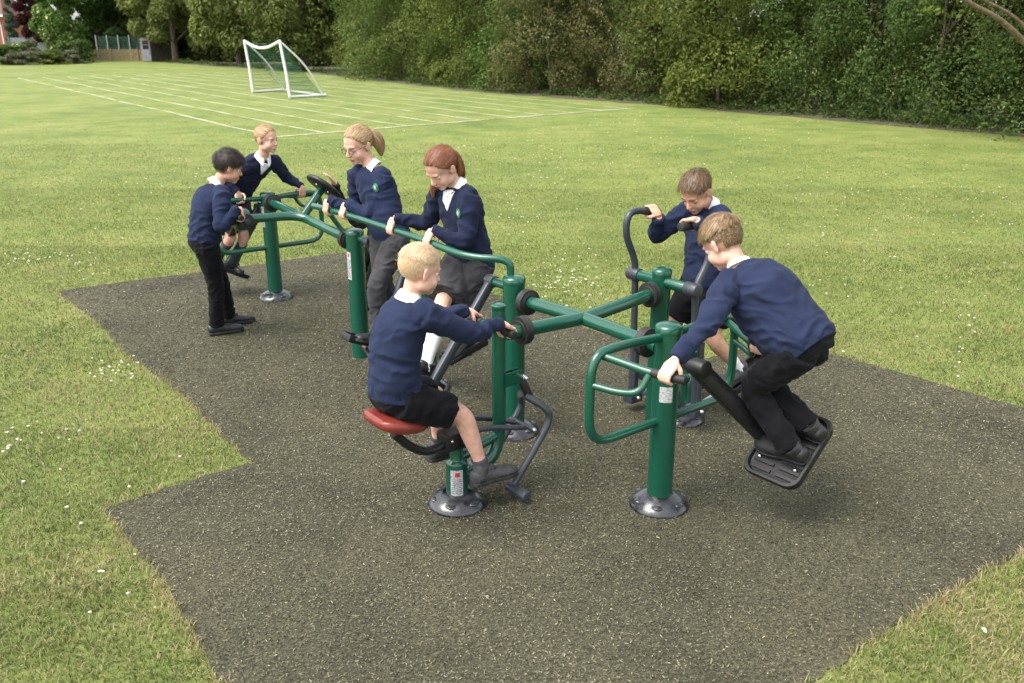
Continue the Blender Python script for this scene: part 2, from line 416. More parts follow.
# ---- painted running track
m, nt = new_mat('line_paint'); N = NT(nt); out = N.n('ShaderNodeOutputMaterial'); p = N.n('ShaderNodeBsdfPrincipled', inp={'Roughness': .9, 'Specular IOR Level': .1})
g = N.n('ShaderNodeNewGeometry'); nz = N.n('ShaderNodeTexNoise', inp={'Scale': 14, 'Detail': 6, 'Roughness': .8}); N.l(g, 'Position', nz, 'Vector')
nz2 = N.n('ShaderNodeTexNoise', inp={'Scale': .9, 'Detail': 3}); N.l(g, 'Position', nz2, 'Vector')
ad = N.n('ShaderNodeMath', operation='ADD'); N.l(nz, 'Fac', ad, 0); N.l(nz2, 'Fac', ad, 1)
r = ramp(N, [(.40, LAWN_C), (.62, (.47, .50, .37))]); N.l(ad, 0, r, 'Fac')
mr = N.n('ShaderNodeMapRange', inp={'From Min': .75, 'From Max': 1.12, 'To Min': .36, 'To Max': .66}); N.l(ad, 0, mr, 'Value'); N.l(mr, 0, r, 'Fac')
N.l(r, 0, p, 'Base Color'); N.l(p, 0, out, 0); M_line = m
t1 = ground(277, 137); t2 = ground(629, 108.5); s1 = ground(18, 78)
mb = MB(); wv = (t2 - t1)
s2 = s1 + wv * .98
def strip(p, q, w, z=.022):
    d = (q - p); L = d.length; d.normalize(); nn = Vector((-d.y, d.x, 0)); k = max(2, int(L / .5)); vs = []
    for i in range(k + 1):
        wob = .035 * math.sin(i * .31 + p.x * 7) + .02 * math.sin(i * .83 + p.y)
        c = p + d * (L * i / k) + nn * wob
        vs += [V(c.x - nn.x * w, c.y - nn.y * w, z), V(c.x + nn.x * w, c.y + nn.y * w, z)]
    mb.add(vs, [[2 * i, 2 * i + 1, 2 * i + 3, 2 * i + 2] for i in range(k)])
for i in range(11):
    f = i / 10; strip(t1 + wv * f, s1 + wv * f, .038, .008 + .0015 * (i % 2))
strip(t1 - wv.normalized() * .2, t2 + wv.normalized() * .3, .06, .0125)
strip(s1, s2, .05, .0125)
lines = mb.build('track_lines', M_line, smooth=False); tag(lines, kind='structure')
# ================================================================== TREES AND HEDGEROW
M_bark = surf('bark', (.045, .034, .022), (.12, .095, .065), scale=9, rough=.9, bump=.6, bscale=30, bdist=.02)
M_bark_pale = surf('pale_bark', (.09, .065, .040), (.19, .14, .085), scale=9, rough=.85, bump=.5, bscale=30, bdist=.02)
L_mid = leaf_mat('leaf_mid_green', (.046, .078, .018), (.128, .178, .040), (.225, .250, .078))
L_dark = leaf_mat('leaf_dark_green', (.032, .054, .015), (.088, .124, .031), (.165, .188, .058))
L_olive = leaf_mat('leaf_olive', (.060, .064, .020), (.150, .148, .052), (.270, .245, .120))
L_bright = leaf_mat('leaf_bright', (.050, .085, .017), (.145, .190, .038), (.285, .300, .075))
L_willow = leaf_mat('leaf_willow', (.070, .092, .022), (.185, .215, .060), (.300, .325, .115))
L_copper = leaf_mat('leaf_copper', (.03, .012, .014), (.07, .022, .024), (.17, .05, .03))
L_blue = leaf_mat('leaf_blue_green', (.03, .06, .035), (.075, .12, .07), (.13, .18, .11))
L_cream = leaf_mat('leaf_cream', (.05, .10, .02), (.10, .16, .03), (.55, .55, .28))
L_grey = leaf_mat('leaf_grey_green', (.07, .085, .045), (.14, .15, .085), (.24, .22, .15))

def leaf_cloud(lobes, size, seed, droop=0.0, elong=1.7, cut=.42, hol=1.2):
    """lobes: (x,y,z,rx,ry,rz,n); returns verts, tris, rnd"""
    R = np.random.default_rng(seed); P = []; NN = []; RR = []
    for (x, y, z, rx, ry, rz, n) in lobes:
        d = R.normal(size=(n, 3)); d /= np.linalg.norm(d, axis=1)[:, None]
        rad = R.uniform(.55, 1.08, n) ** .8
        p = d * rad[:, None] * np.array([rx, ry, rz]) + np.array([x, y, z])
        keep = vnoise(p[:, 0] * 1.0 + p[:, 2] * .63 + 40, p[:, 1] + p[:, 2] * .9 + 40, hol / max(.5, size * 8), seed % 50) > cut * R.uniform(.55, 1.2, n)
        keep &= p[:, 2] > .02
        p = p[keep]; P.append(p); NN.append(d[keep])
        tone = R.uniform(-.16, .16)
        RR.append(np.clip(.38 + tone + R.normal(0, .2, len(p)) + .10 * (rad[keep] - .8) * 2, 0, 1))
    P = np.concatenate(P); D = np.concatenate(NN); RR = np.concatenate(RR); n = len(P)
    a = D + R.normal(0, .75, (n, 3)); a[:, 2] += .45; a /= np.linalg.norm(a, axis=1)[:, None]      # leaf normal
    t = R.normal(size=(n, 3)); t[:, 2] -= droop; t -= a * (t * a).sum(1)[:, None]; t /= np.linalg.norm(t, axis=1)[:, None] + 1e-9
    b = np.cross(a, t); s = size * R.uniform(.6, 1.35, n)[:, None]
    v = np.stack([P - t * s * .5 * elong, P + b * s * .42 + a * s * .06, P + t * s * .55 * elong, P - b * s * .42 + a * s * .06], 1).reshape(-1, 3)
    i = np.arange(n) * 4; tr = np.concatenate([np.stack([i, i + 1, i + 2], 1), np.stack([i, i + 2, i + 3], 1)])
    return v, tr, np.repeat(RR, 4)
def trunk_mesh(h, r, seed, limbs=6, spread=1.6, lean=(0, 0)):
    rr = random.Random(seed); mb = MB()
    p = [V(0, 0, -.1)]; x = y = 0
    for i in range(1, 7):
        x += rr.uniform(-.12, .12) + lean[0] * h / 6; y += rr.uniform(-.12, .12) + lean[1] * h / 6; p.append(V(x, y, h * i / 6))
    mb.tube(spline(p, 4), lerp_list([r * 1.3, r, r * .8, r * .6, r * .4, r * .22], 25), 9)
    for k in range(limbs):
        i = rr.randint(1, 5); b = p[i]; t = rr.uniform(0, 2 * PI); L = spread * rr.uniform(.7, 1.2)
        q = b + V(math.cos(t) * L * .5, math.sin(t) * L * .5, L * .45); e = b + V(math.cos(t) * L, math.sin(t) * L, L * rr.uniform(.6, 1.1))
        mb.tube(spline([b, q, e], 4), lerp_list([r * .45, r * .3, r * .08], 9), 6)
    return mb
def make_tree(name, label, loc, h, rx, ry, leafm, size, nleaf, seed, low=.1, nlobe=16, group=None, cat='tree', droop=0, elong=1.7, cut=.42, bark=None, tr_r=.11, shape=None, lobe=.36, lean=(0, 0)):
    root = empty(name, loc); tag(root, label, cat, group)
    rr = random.Random(seed); lobes = []
    per = nleaf // nlobe
    for k in range(nlobe):
        z = low * h + (h * (1 - low)) * (k + .5) / nlobe
        f = z / h
        w = shape(f) if shape else (math.sin(PI * min(1, .18 + .82 * f)) ** .6 * .85 + .1)
        t = k * 2.4 + rr.uniform(-.5, .5); d = rr.uniform(.35, .85) * w
        s = lobe * rr.uniform(.5, 1.35)
        lobes.append((math.cos(t) * d * rx, math.sin(t) * d * ry, z, rx * s * 1.15, ry * s * 1.15, min(h * .16, rx * s) * rr.uniform(.8, 1.2), per))
    v, t, r = leaf_cloud(lobes, size, seed, droop, elong, cut)
    me = np_mesh('crown', v, t); set_attr(me, 'rnd', r)
    mbt = trunk_mesh(h * .85, tr_r, seed, 8, rx * .75, lean)
    cr = bpy.data.objects.new('crown', me); COL.objects.link(cr); me.materials.append(leafm); cr.parent = root
    tm = mbt.mesh('trunk'); tk = bpy.data.objects.new('trunk', tm); COL.objects.link(tk); tm.materials.append(bark or M_bark); tk.parent = root
    tm.polygons.foreach_set('use_smooth', [True] * len(tm.polygons))
    return root
def copy_thing(o, loc, rz, sc, label, group=None):
    c = o.copy(); COL.objects.link(c); c.location = loc; c.rotation_euler = (0, 0, rz); c.scale = sc; c['label'] = label
    if group: c['group'] = group
    for ch in list(o.children):
        d = ch.copy(); COL.objects.link(d); d.parent = c
        for g in list(ch.children):
            e = g.copy(); COL.objects.link(e); e.parent = d
    return c

# near hedgerow prototypes (first use placed directly)
HB = [ground(*p) for p in [(150, 61.5), (300, 72), (480, 92), (640, 103.5), (800, 117), (1010, 135)]]
dlast = (HB[-1] - HB[-2]).normalized(); HB.append(HB[-1] + dlast * 9)
def along(s):
    for i in range(len(HB) - 1):
        L = (HB[i + 1] - HB[i]).length
        if s <= L: return HB[i] + (HB[i + 1] - HB[i]) * (s / L), (HB[i + 1] - HB[i]).normalized()
        s -= L
    return HB[-1] + (HB[-1] - HB[-2]).normalized() * s, (HB[-1] - HB[-2]).normalized()
TOT = sum((HB[i + 1] - HB[i]).length for i in range(len(HB) - 1))
full = lambda f: 1.0 - .35 * f ** 2
GH = 'trees and bushes of the hedgerow along the field'
protos = {}
def proto(key, loc, label, i):
    P = dict(
        mid=('broadleaf_tree', L_mid, .062, 44000, dict(h=6.5, rx=2.9, ry=2.4)),
        dark=('broadleaf_tree', L_dark, .055, 56000, dict(h=6.8, rx=3.0, ry=2.4)),
        olive=('broadleaf_tree', L_olive, .060, 42000, dict(h=6.2, rx=2.8, ry=2.4)),
        bright=('broadleaf_tree', L_bright, .062, 44000, dict(h=5.6, rx=2.7, ry=2.3)),
        darkb=('broadleaf_tree', L_dark, .09, 26000, dict(h=7.4, rx=2.7, ry=2.3)))[key]
    return make_tree(P[0], label, loc, P[4]['h'], P[4]['rx'], P[4]['ry'], P[1], P[2], P[3], 100 + i * 7, low=.0, nlobe=20, group=GH, shape=full, lobe=.42, cut=.41, tr_r=.055)
s = 1.5; i = 0; px_of = lambda v: CX + FOC * v.x / (v.y * CP - (v.z - CAMH) * SP)
front = []
while s < TOT + 2:
    c, d = along(s); nn = Vector((-d.y, d.x, 0)); nn = nn if nn.y > 0 else -nn
    pos = c + nn * (2.3 + .75 * math.sin(i * 2.3)); px = px_of(c)
    if px < 325: s += 2.6; i += 1; continue
    if px < 330: key, w = random.choice(['mid', 'dark']), 'dark leafy'
    elif px < 455: key = ['bright', 'mid', 'mid'][i % 3]; w = 'fresh green'
    elif px < 590: key = ['olive', 'olive', 'mid'][i % 3]; w = 'olive brown'
    elif px < 700: key = ['bright', 'bright', 'mid'][i % 3]; w = 'yellow green'
    elif px < 800: key = ['dark', 'mid'][i % 2]; w = 'deep green'
    else: key = 'dark'; w = 'very dark'
    front.append((pos, key, w, px)); s += 2.5 if px > 620 else 2.9; i += 1
for i, (pos, key, w, px) in enumerate(front):
    ww = {'mid': 'mid green', 'dark': 'dark green', 'olive': 'olive brown', 'bright': 'bright yellow green'}[key]
    where = 'hidden in the shade behind the willow' if px < 160 else 'beyond the white goal' if px < 330 else 'right of the goal, beyond the track lines' if px < 420 else 'above the red haired girl' if px < 520 else 'beyond the right half of the track' if px < 600 else 'by the right end of the track line' if px < 680 else 'above the two boys on the right' if px < 780 else 'right of the two boys' if px < 900 else 'near the right edge of the photo'
    label = f'{ww} hedgerow tree {where}'
    if key not in protos: protos[key] = proto(key, pos, label, i)
    else: copy_thing(protos[key], pos, random.uniform(0, 6.28), (random.uniform(.85, 1.15),) * 2 + (random.uniform(.75, 1.15),), label, GH)
s = 0; i = 0
while s < TOT + 3:
    c, d = along(s); nn = Vector((-d.y, d.x, 0)); nn = nn if nn.y > 0 else -nn
    if px_of(c) < 325: s += 3.4; continue
    pos = c + nn * (4.9 + random.uniform(-.5, .5)); key = ['dark', 'mid', 'darkb'][i % 3]
    if key not in protos: protos[key] = proto(key, pos, 'tall dark tree standing in the second row of the hedgerow', i + 50)
    else: copy_thing(protos[key], pos, random.uniform(0, 6.28), (1.15, 1.15, random.uniform(1.1, 1.35)), 'tall dark tree standing in the second row of the hedgerow', 'trees of the second row behind the hedgerow')
    s += 3.4; i += 1
protos['darkb']['group'] = 'trees of the second row behind the hedgerow'

# low growth and bare soil along the foot of the hedge
def offset_line(off, jit=0, seed=0):
    rr = random.Random(seed); out = []; s = 0
    while s < TOT + 2:
        c, d = along(s); nn = Vector((-d.y, d.x, 0)); nn = nn if nn.y > 0 else -nn
        out.append(c + nn * (off + rr.uniform(-jit, jit))); s += .7
    return out
a = offset_line(-.15, .16, 1); b = offset_line(7, 0)
mb = MB(); mb.add([V(p.x, p.y, .012) for p in a] + [V(p.x, p.y, .012) for p in b], [[k, k + 1, len(a) + k + 1, len(a) + k] for k in range(len(a) - 1)])
soil = mb.build('soil', surf('soil_litter', (.035, .030, .018), (.105, .088, .052), scale=7, rough=.95, detail=10, bump=.7, bscale=25, bdist=.03), smooth=False)
if soil.data.polygons[0].normal.z < 0: soil.data.flip_normals()
tag(soil, kind='structure')
lobes = []; rr = random.Random(4)
for k in range(420):
    c, d = along(rr.uniform(0, TOT + 2) if k % 3 else rr.uniform(TOT * .55, TOT + 2)); nn = Vector((-d.y, d.x, 0)); nn = nn if nn.y > 0 else -nn
    q = c + nn * rr.uniform(.25, 1.3); hh = rr.uniform(.1, .3)
    lobes.append((q.x, q.y, hh * .4, rr.uniform(.15, .5), rr.uniform(.15, .5), hh, 95))
v, t, r = leaf_cloud(lobes, .05, 9, 0, 2.0, .2)
me = np_mesh('undergrowth', v, t); set_attr(me, 'rnd', r)
tag(link_mesh('undergrowth', me, leaf_mat('leaf_undergrowth', (.03, .055, .014), (.07, .105, .025), (.13, .14, .05)), smooth=False), 'nettles ivy and weeds along the foot of the hedge', 'undergrowth', kind='stuff')

# leaning bare-limbed tree reaching in at the top right corner
def limb_tree():
    base = V(14.6, 21.5, 0); root = empty('leaning_tree', base); tag(root, 'tree with pale bare leaning limbs arching in at the top right corner', 'tree')
    mb = MB(); e = lambda x, y, Y: (lambda d: V(d.x / d.y * Y, Y, CAMH + d.z / d.y * Y))(ray(x, y))
    mb.tube(spline([base + V(0, 0, -.1), e(1070, 90, 21.0), e(1026, 44, 20.6), e(1000, 20, 20.4), e(968, 2, 20.2), e(930, -22, 20)], 6), lerp_list([.12, .085, .065, .055, .045, .03], 31), 10)
    mb.tube(spline([e(1050, 60, 21), e(1020, 22, 20.8), e(990, 3, 20.7), e(955, -12, 20.6)], 6), lerp_list([.05, .04, .03, .02], 19), 8)
    mb.build('trunk', M_bark_pale, root)
    lob = []; rr = random.Random(2)
    for k in range(14):
        q = e(rr.uniform(930, 1060), rr.uniform(-60, -18) if k > 3 else rr.uniform(-6, 8), 21.0 + rr.uniform(-.2, .8))
        if k <= 3: q = e(rr.uniform(940, 960), rr.uniform(0, 10), 20.9)
        lob.append((q.x, q.y, q.z, .55, .5, .35, 500 if k > 3 else 110))
    v, t, r = leaf_cloud(lob, .075, 12, .3, 1.7, .3); me = np_mesh('crown', v, t); set_attr(me, 'rnd', r); link_mesh('crown', me, L_bright, root, smooth=False)
limb_tree()
# slim grey stakes and stems seen against the hedge
def eq(x, y, Y): d = ray(x, y); return V(d.x / d.y * Y, Y, CAMH + d.z / d.y * Y)
g0 = ground(612, 94); 
mb = MB(); mb.tube([V(g0.x, g0.y, 0), V(g0.x, g0.y, .7), V(g0.x + .02, g0.y, 1.45)], [.045, .04, .035], 8)
o = mb.build('fence_stake', M_bark_pale); tag(o, 'thin weathered wooden stake standing at the foot of the hedge', 'stake')

# ---- far left: big willowy trees, conifer, cream shrub, copper tree
far = lambda px, Y: V((px - CX) / FOC * (Y * CP + CAMH * SP) , Y, 0)
dome = lambda f: math.sin(PI * min(.98, .25 + .72 * f)) ** .5
make_tree('willow_tree', 'large pale green willow-like tree overhanging the shed', far(176, 84), 11, 3.6, 3.2, L_willow, .20, 52000, 301, low=.15, nlobe=34, droop=1.2, elong=2.4, cut=.26, tr_r=.25, shape=dome, lobe=.3)
make_tree('willow_tree', 'large pale green willow-like tree just left of the goal', far(240, 74), 11, 3.6, 3.2, L_willow, .19, 52000, 302, low=.13, nlobe=34, droop=1.2, elong=2.4, cut=.28, tr_r=.25, shape=dome, lobe=.3)
make_tree('willow_tree', 'dull green spreading tree directly beyond the goal', far(305, 63), 10, 3.2, 3.0, L_mid, .17, 42000, 303, low=.10, nlobe=30, droop=.8, elong=2.0, cut=.38, tr_r=.22, shape=dome, lobe=.3)
make_tree('dark_tree', 'dark drooping evergreen tree behind the low wooden fence', far(104, 93), 11, 3.6, 3.4, leaf_mat('leaf_evergreen', (.018, .05, .012), (.045, .10, .02), (.12, .17, .03)), .20, 50000, 304, low=.04, nlobe=34, droop=1.0, elong=2.2, cut=.40, tr_r=.25, shape=dome, lobe=.3)
make_tree('dark_tree', 'dark tree in the shade between fence and willow', far(135, 99), 10, 5.0, 3.0, L_dark, .22, 42000, 305, low=.0, nlobe=30, cut=.3, tr_r=.22, shape=full, lobe=.36)
make_tree('dark_tree', 'dark tree in the hollow to the right of the shed', far(205, 90), 9, 5.0, 2.6, L_dark, .22, 42000, 306, low=.0, nlobe=30, cut=.28, tr_r=.22, shape=full, lobe=.36)
make_tree('flowering_shrub', 'tall bright shrub covered in cream blossom at far left', far(66, 84), 8.5, 2.0, 1.8, L_cream, .19, 38000, 307, low=.0, nlobe=26, cut=.3, cat='shrub', shape=full, lobe=.40, tr_r=.06)
make_tree('copper_tree', 'dark copper red leaved tree near the brick house', far(35, 92), 10.5, 1.25, 1.3, L_copper, .21, 26000, 308, low=.18, nlobe=22, cut=.4, shape=lambda f: 1 - .6 * f, lobe=.38)
make_tree('conifer_tree', 'small blue green conifer beside the brick house', far(17, 97), 6.6, .72, .8, L_blue, .19, 15000, 309, low=.05, nlobe=18, cut=.34, shape=lambda f: 1.15 - .85 * f, lobe=.4)
GG = 'low shrubs of the far garden'
for k, (px, Y, h, rx, lm, lab) in enumerate([(6, 76, 1.5, 1.5, L_cream, 'low pale flowering shrub at the left edge below the brick house'), (30, 78, 1.7, .9, L_grey, 'grey green feathery shrub near the left edge'), (22, 75, .9, 1.6, L_grey, 'low grey green mound at the far edge of the lawn'),
        (48, 76.5, 1.0, 1.6, L_bright, 'low green shrub below the cream blossom shrub'), (64, 78, .95, 1.7, L_grey, 'low dull brown green shrub left of the wooden fence'), (74, 81, 1.7, 1.6, L_dark, 'dark rounded shrub at the left end of the wooden fence'), (14, 84, 1.4, .9, L_blue, 'bushy blue green shrub in front of the house')]):
    make_tree('garden_shrub', lab, far(px, Y), h, rx, rx * .8, lm, .13, 5000, 330 + k, low=0, nlobe=9, cut=.3, cat='shrub', shape=full, lobe=.45, tr_r=.04, group=GG)

make_tree('dark_tree', 'dark tree in the hollow beyond the left goal post', far(262, 84), 9, 5.0, 2.6, L_dark, .2, 42000, 316, low=.0, nlobe=30, cut=.28, tr_r=.22, shape=full, lobe=.36)
make_tree('dark_tree', 'dark tree low behind the net of the goal', far(318, 72), 9, 3.6, 2.2, L_dark, .17, 38000, 317, low=.0, nlobe=30, cut=.28, tr_r=.22, shape=full, lobe=.36)
# ---- brick house with white gutter and downpipe
M_brick = None
m, nt = new_mat('brick'); N = NT(nt); out = N.n('ShaderNodeOutputMaterial'); p = N.n('ShaderNodeBsdfPrincipled', inp={'Roughness': .9}); tc = N.n('ShaderNodeTexCoord'); sp_ = N.n('ShaderNodeSeparateXYZ'); cb = N.n('ShaderNodeCombineXYZ')
N.l(tc, 'Object', sp_, 0); adx = N.n('ShaderNodeMath', operation='ADD'); N.l(sp_, 0, adx, 0); N.l(sp_, 1, adx, 1); N.l(adx, 0, cb, 0); N.l(sp_, 2, cb, 1)
bt = N.n('ShaderNodeTexBrick', inp={'Color1': (.34, .075, .045, 1), 'Color2': (.24, .06, .04, 1), 'Mortar': (.32, .2, .15, 1), 'Scale': 1.0, 'Brick Width': .22, 'Row Height': .075, 'Mortar Size': .008}); N.l(cb, 0, bt, 'Vector'); N.l(bt, 'Color', p, 'Base Color'); N.l(p, 0, out, 0); M_brick = m
M_white = surf('white_paint', (.75, .75, .74), (.82, .82, .8), scale=3, rough=.5)
M_tile = surf('roof_tile', (.10, .04, .03), (.17, .07, .05), scale=6, rough=.8, bump=.5, bscale=12, bdist=.05)
hc = far(8.5, 112); root = empty('brick_house', hc); tag(root, 'red brick house with white gutter and downpipe at the left edge', 'house')
ez = 4.45
mb = MB(); mb.box(hc + V(-5, 3.5, ez / 2), V(5, 0, 0), V(0, 3.5, 0), V(0, 0, ez / 2)); mb.build('wall', M_brick, root, smooth=False)
mb = MB(); y0, y1 = hc.y - .35, hc.y + 7.35; xl, xr = hc.x - 10.4, hc.x + .3
mb.add([V(xl, y0, ez), V(xr, y0, ez), V(xr, y1, ez), V(xl, y1, ez), V(xl + 3.4, hc.y + 3.5, ez + 3.0), V(xr - 1.9, hc.y + 3.5, ez + 3.0)], [[0, 1, 5, 4], [1, 2, 5], [2, 3, 4, 5], [3, 0, 4], [3, 2, 1, 0]])
mb.build('roof', M_tile, root, smooth=False)
mb = MB(); mb.box(V((xl + xr) / 2, y0 - .04, ez - .06), V((xr - xl) / 2, 0, 0), V(0, .05, 0), V(0, 0, .13)); mb.build('gutter', M_white, root, smooth=False)
mb = MB(); mb.tube([hc + V(-.55, -.06, ez - .1), hc + V(-.3, -.06, ez - 1.2), hc + V(-.25, -.06, .1)], .06, 10); mb.build('downpipe', M_white, root)
wf = MB(); wf.box(hc + V(-3.2, -.02, 2.6), V(.75, 0, 0), V(0, .04, 0), V(0, 0, .6)); w_ = wf.build('window', M_white, root, smooth=False)
wp = MB(); wp.box(hc + V(-3.2, -.03, 2.6), V(.66, 0, 0), V(0, .04, 0), V(0, 0, .51)); wp.build('pane', surf('window_glass', (.02, .025, .03), rough=.1, spec=.8), w_, smooth=False)

# ---- grey garden fence, low picket fence, mesh fence, shed
M_greyw = surf('grey_wood', (.13, .15, .17), (.22, .24, .27), scale=6, rough=.85)
def plank_fence(name, label, px0, px1, Y, h, mat, pw=.14, gap=.02, cat='fence', posts=2.4, th=.02, top_jit=.02):
    p = far(px0, Y); q = far(px1, Y); root = empty(name, p); tag(root, label, cat)
    L = (q - p).length; d = (q - p).normalized(); nn = V(-d.y, d.x, 0); mb = MB(); x = 0; rr = random.Random(3)
    while x < L:
        mb.box(p + d * (x + pw / 2) + V(0, 0, h / 2 + rr.uniform(0, top_jit)), d * (pw / 2), nn * th / 2, V(0, 0, h / 2)); x += pw + gap
    mb.build('boards', mat, root, smooth=False)
    mb = MB()
    for z in (h * .25, h * .8): mb.box(p + d * L / 2 + nn * (th / 2 + .022) + V(0, 0, z), d * (L / 2), nn * .02, V(0, 0, .04))
    mb.build('rail', mat, root, smooth=False)
    x = 0
    while x <= L + .1:
        mb = MB(); mb.box(p + d * x - nn * (th / 2 + .05) + V(0, 0, h / 2 + .04), d * .045, nn * .045, V(0, 0, h / 2 + .05)); mb.build('post', mat, root, smooth=False); x += posts
plank_fence('panel_fence', 'blue grey panel fence half hidden by garden shrubs at far left', 12, 50, 92, 2.0, M_greyw, .15, .005)
plank_fence('picket_fence', 'low tan wooden fence left of the small shed', 86, 143, 86, 1.02, surf('tan_wood', (.26, .19, .10), (.36, .27, .15), scale=5, rough=.85), .10, .03, top_jit=.03)
# tall mesh fence with pale posts
p = far(99, 89); q = far(143, 89); root = empty('mesh_fence', p); tag(root, 'green mesh fence with pale posts behind the low wooden fence', 'fence')
mb = MB(); L = (q - p).length
for k in range(int(L / .16) + 1): mb.tube([p + V(k * .16, 0, 0), p + V(k * .16, 0, 2.1)], .016, 4)
for k in range(14): mb.tube([p + V(0, 0, .1 + k * .15), p + V(L, 0, .1 + k * .15)], .014, 4)
mb.build('mesh_panel', surf('mesh_green', (.03, .10, .08), (.05, .13, .10), scale=3, rough=.6), root)
for k in range(5):
    mb = MB(); mb.tube([p + V(k * L / 4, -.06, 0), p + V(k * L / 4, -.06, 2.25)], .055, 8); mb.build('post', surf('pale_post', (.35, .40, .38), rough=.7) if k == 0 else bpy.data.materials['pale_post'], root)
# shed
sx0, sx1, sx2 = far(143, 84.5), far(152.5, 84.3), far(172, 86.5)
root = empty('garden_shed', sx1); tag(root, 'small brown timber shed with a pale lilac door beside the wooden fence', 'shed')
zt = 2.25
M_shed = surf('brown_timber', (.07, .05, .038), (.12, .09, .07), scale=4, rough=.85, bump=.3, bscale=20, bdist=.01)
back = V(0, 2.2, 0)
mb = MB(); vs = [sx0, sx1, sx2, sx2 + back, sx0 + back]; vs = [V(v.x, v.y, 0) for v in vs] + [V(v.x, v.y, zt) for v in vs]
mb.add(vs, [[0, 1, 6, 5], [1, 2, 7, 6], [2, 3, 8, 7], [3, 4, 9, 8], [4, 0, 5, 9], [5, 6, 7, 8, 9]]); mb.build('wall', M_shed, root, smooth=False)
mb = MB()
rv = [v + V(0, 0, 0) for v in vs[5:]]; cen = sum(rv, V(0, 0, 0)) / 5
up_ = [cen + (v - cen) * 1.06 + V(0, 0, .004) for v in rv]; mb.add(up_ + [v + V(0, 0, .10) for v in up_], [[0, 1, 6, 5], [1, 2, 7, 6], [2, 3, 8, 7], [3, 4, 9, 8], [4, 0, 5, 9], [5, 6, 7, 8, 9], [4, 3, 2, 1, 0]]); mb.build('roof', surf('roof_felt', (.06, .055, .05), rough=.9), root, smooth=False)
d = (sx1 - sx0); W_ = d.length; d.normalize(); nn = V(d.y, -d.x, 0)
mb = MB(); mb.box(sx0 + d * W_ / 2 + nn * .03 + V(0, 0, 1.04), d * (W_ * .46), nn * .025, V(0, 0, 1.0)); dr = mb.build('door', surf('lilac_paint', (.20, .18, .22), (.30, .27, .30), scale=2, rough=.7), root, smooth=False)
mb = MB(); mb.box(sx0 + d * W_ / 2 + nn * .06 + V(0, 0, 1.62), d * (W_ * .30), nn * .01, V(0, 0, .17)); mb.box(sx0 + d * W_ / 2 + nn * .06 + V(0, 0, 1.22), d * (W_ * .30), nn * .01, V(0, 0, .17)); mb.build('window', surf('dark_glass', (.03, .02, .02), rough=.2), dr, smooth=False)

# ---- football goal
g1, g2 = ground(253, 93), ground(290, 98.5); gb1, gb2 = ground(284, 91), ground(323, 96.5)
root = empty('football_goal', g1); tag(root, 'small white tube football goal with sagging crossbar standing on the track', 'goal')
M_goal = surf('white_tube', (.78, .78, .77), rough=.35)
top1 = V(g1.x - .16, g1.y, 2.02); top2 = V(g2.x - .22, g2.y, 2.04)
R_ = .052
mb = MB(); mb.tube([V(g1.x, g1.y, R_), V(g1.x - .06, g1.y, 1.0), top1], R_, 10); mb.build('goal_post', M_goal, root)
mb = MB(); mb.tube([V(g2.x, g2.y, R_), V(g2.x - .08, g2.y, 1.0), top2], R_, 10); mb.build('goal_post', M_goal, root)
mb = MB(); mb.tube([top1 + (top2 - top1) * (k / 10) - V(0, 0, .26 * math.sin(PI * k / 10)) for k in range(11)], R_, 10); mb.build('crossbar', M_goal, root)
for t_, b_ in ((top1, gb1), (top2, gb2)):
    mb = MB(); mid = (t_ + b_) / 2 + V(.14, 0, .12); mb.tube(spline([t_, mid, V(b_.x, b_.y, R_)], 6), R_ * .7, 8); mb.build('stay', M_goal, root)
mb = MB(); f_ = lambda v: V(v.x, v.y, R_)
mb.tube([f_(g1), f_(gb1)], R_ * .9, 8); mb.tube([f_(gb1), f_(gb2)], R_ * .8, 8); mb.tube([f_(g2), f_(gb2) + (f_(gb2) - f_(g2)) * .08], R_ * .95, 8); mb.build('base_frame', M_goal, root)
net = MB()
def netq(a, b, c, d_, n, mm):
    for i in range(n + 1):
        t = i / n; net.tube([a.lerp(b, t), d_.lerp(c, t)], .006, 3, cap=False)
    for i in range(mm + 1):
        t = i / mm; net.tube([a.lerp(d_, t), b.lerp(c, t)], .006, 3, cap=False)
netq(top1 - V(0, 0, .1), top2 - V(0, 0, .1), gb2, gb1, 22, 20)
netq(g1, top1, top1.lerp(gb1, .02), gb1, 14, 14); netq(g2, top2, top2.lerp(gb2, .02), gb2, 14, 14)
net.build('net', surf('green_net', (.03, .12, .07), rough=.8), root)
# small white scrap at the hedge foot
g = ground(1021, 129); mb = MB(); mb.ball(g + V(0, 0, .07), .13, .09, .075); me_ = None
o = mb.build('litter', M_white); 
for v_ in o.data.vertices: v_.co += noise.noise_vector(v_.co * 9) * .03
tag(o, 'crumpled white scrap lying at the foot of the hedge at the right edge', 'litter')
# ================================================================== OUTDOOR GYM
M_green = surf('green_powder_coat', (.003, .062, .036), (.004, .072, .043), scale=3, rough=.25, spec=.55, bump=.05, bscale=90, bdist=.0008, coat=.3)
M_black = surf('black_plastic', (.008, .008, .009), (.014, .014, .016), scale=20, rough=.42, spec=.4)
M_rubberk = surf('black_rubber', (.008, .008, .008), (.016, .016, .016), scale=40, rough=.6)
M_grey = surf('graphite_powder_coat', (.030, .036, .046), (.042, .049, .06), scale=10, rough=.36, spec=.5, bump=.05, bscale=120, bdist=.0006)
M_bolt = surf('bright_bolt', (.55, .56, .58), rough=.25, metal=1)
M_foot = surf('base_cover_plastic', (.006, .0065, .008), (.026, .029, .036), scale=14, rough=.16, rough2=.42, spec=.7, bump=.3, bscale=14, bdist=.01, coat=.4)
M_seat = surf('red_plastic', (.155, .024, .018), (.20, .034, .024), scale=9, rough=.32, spec=.5)
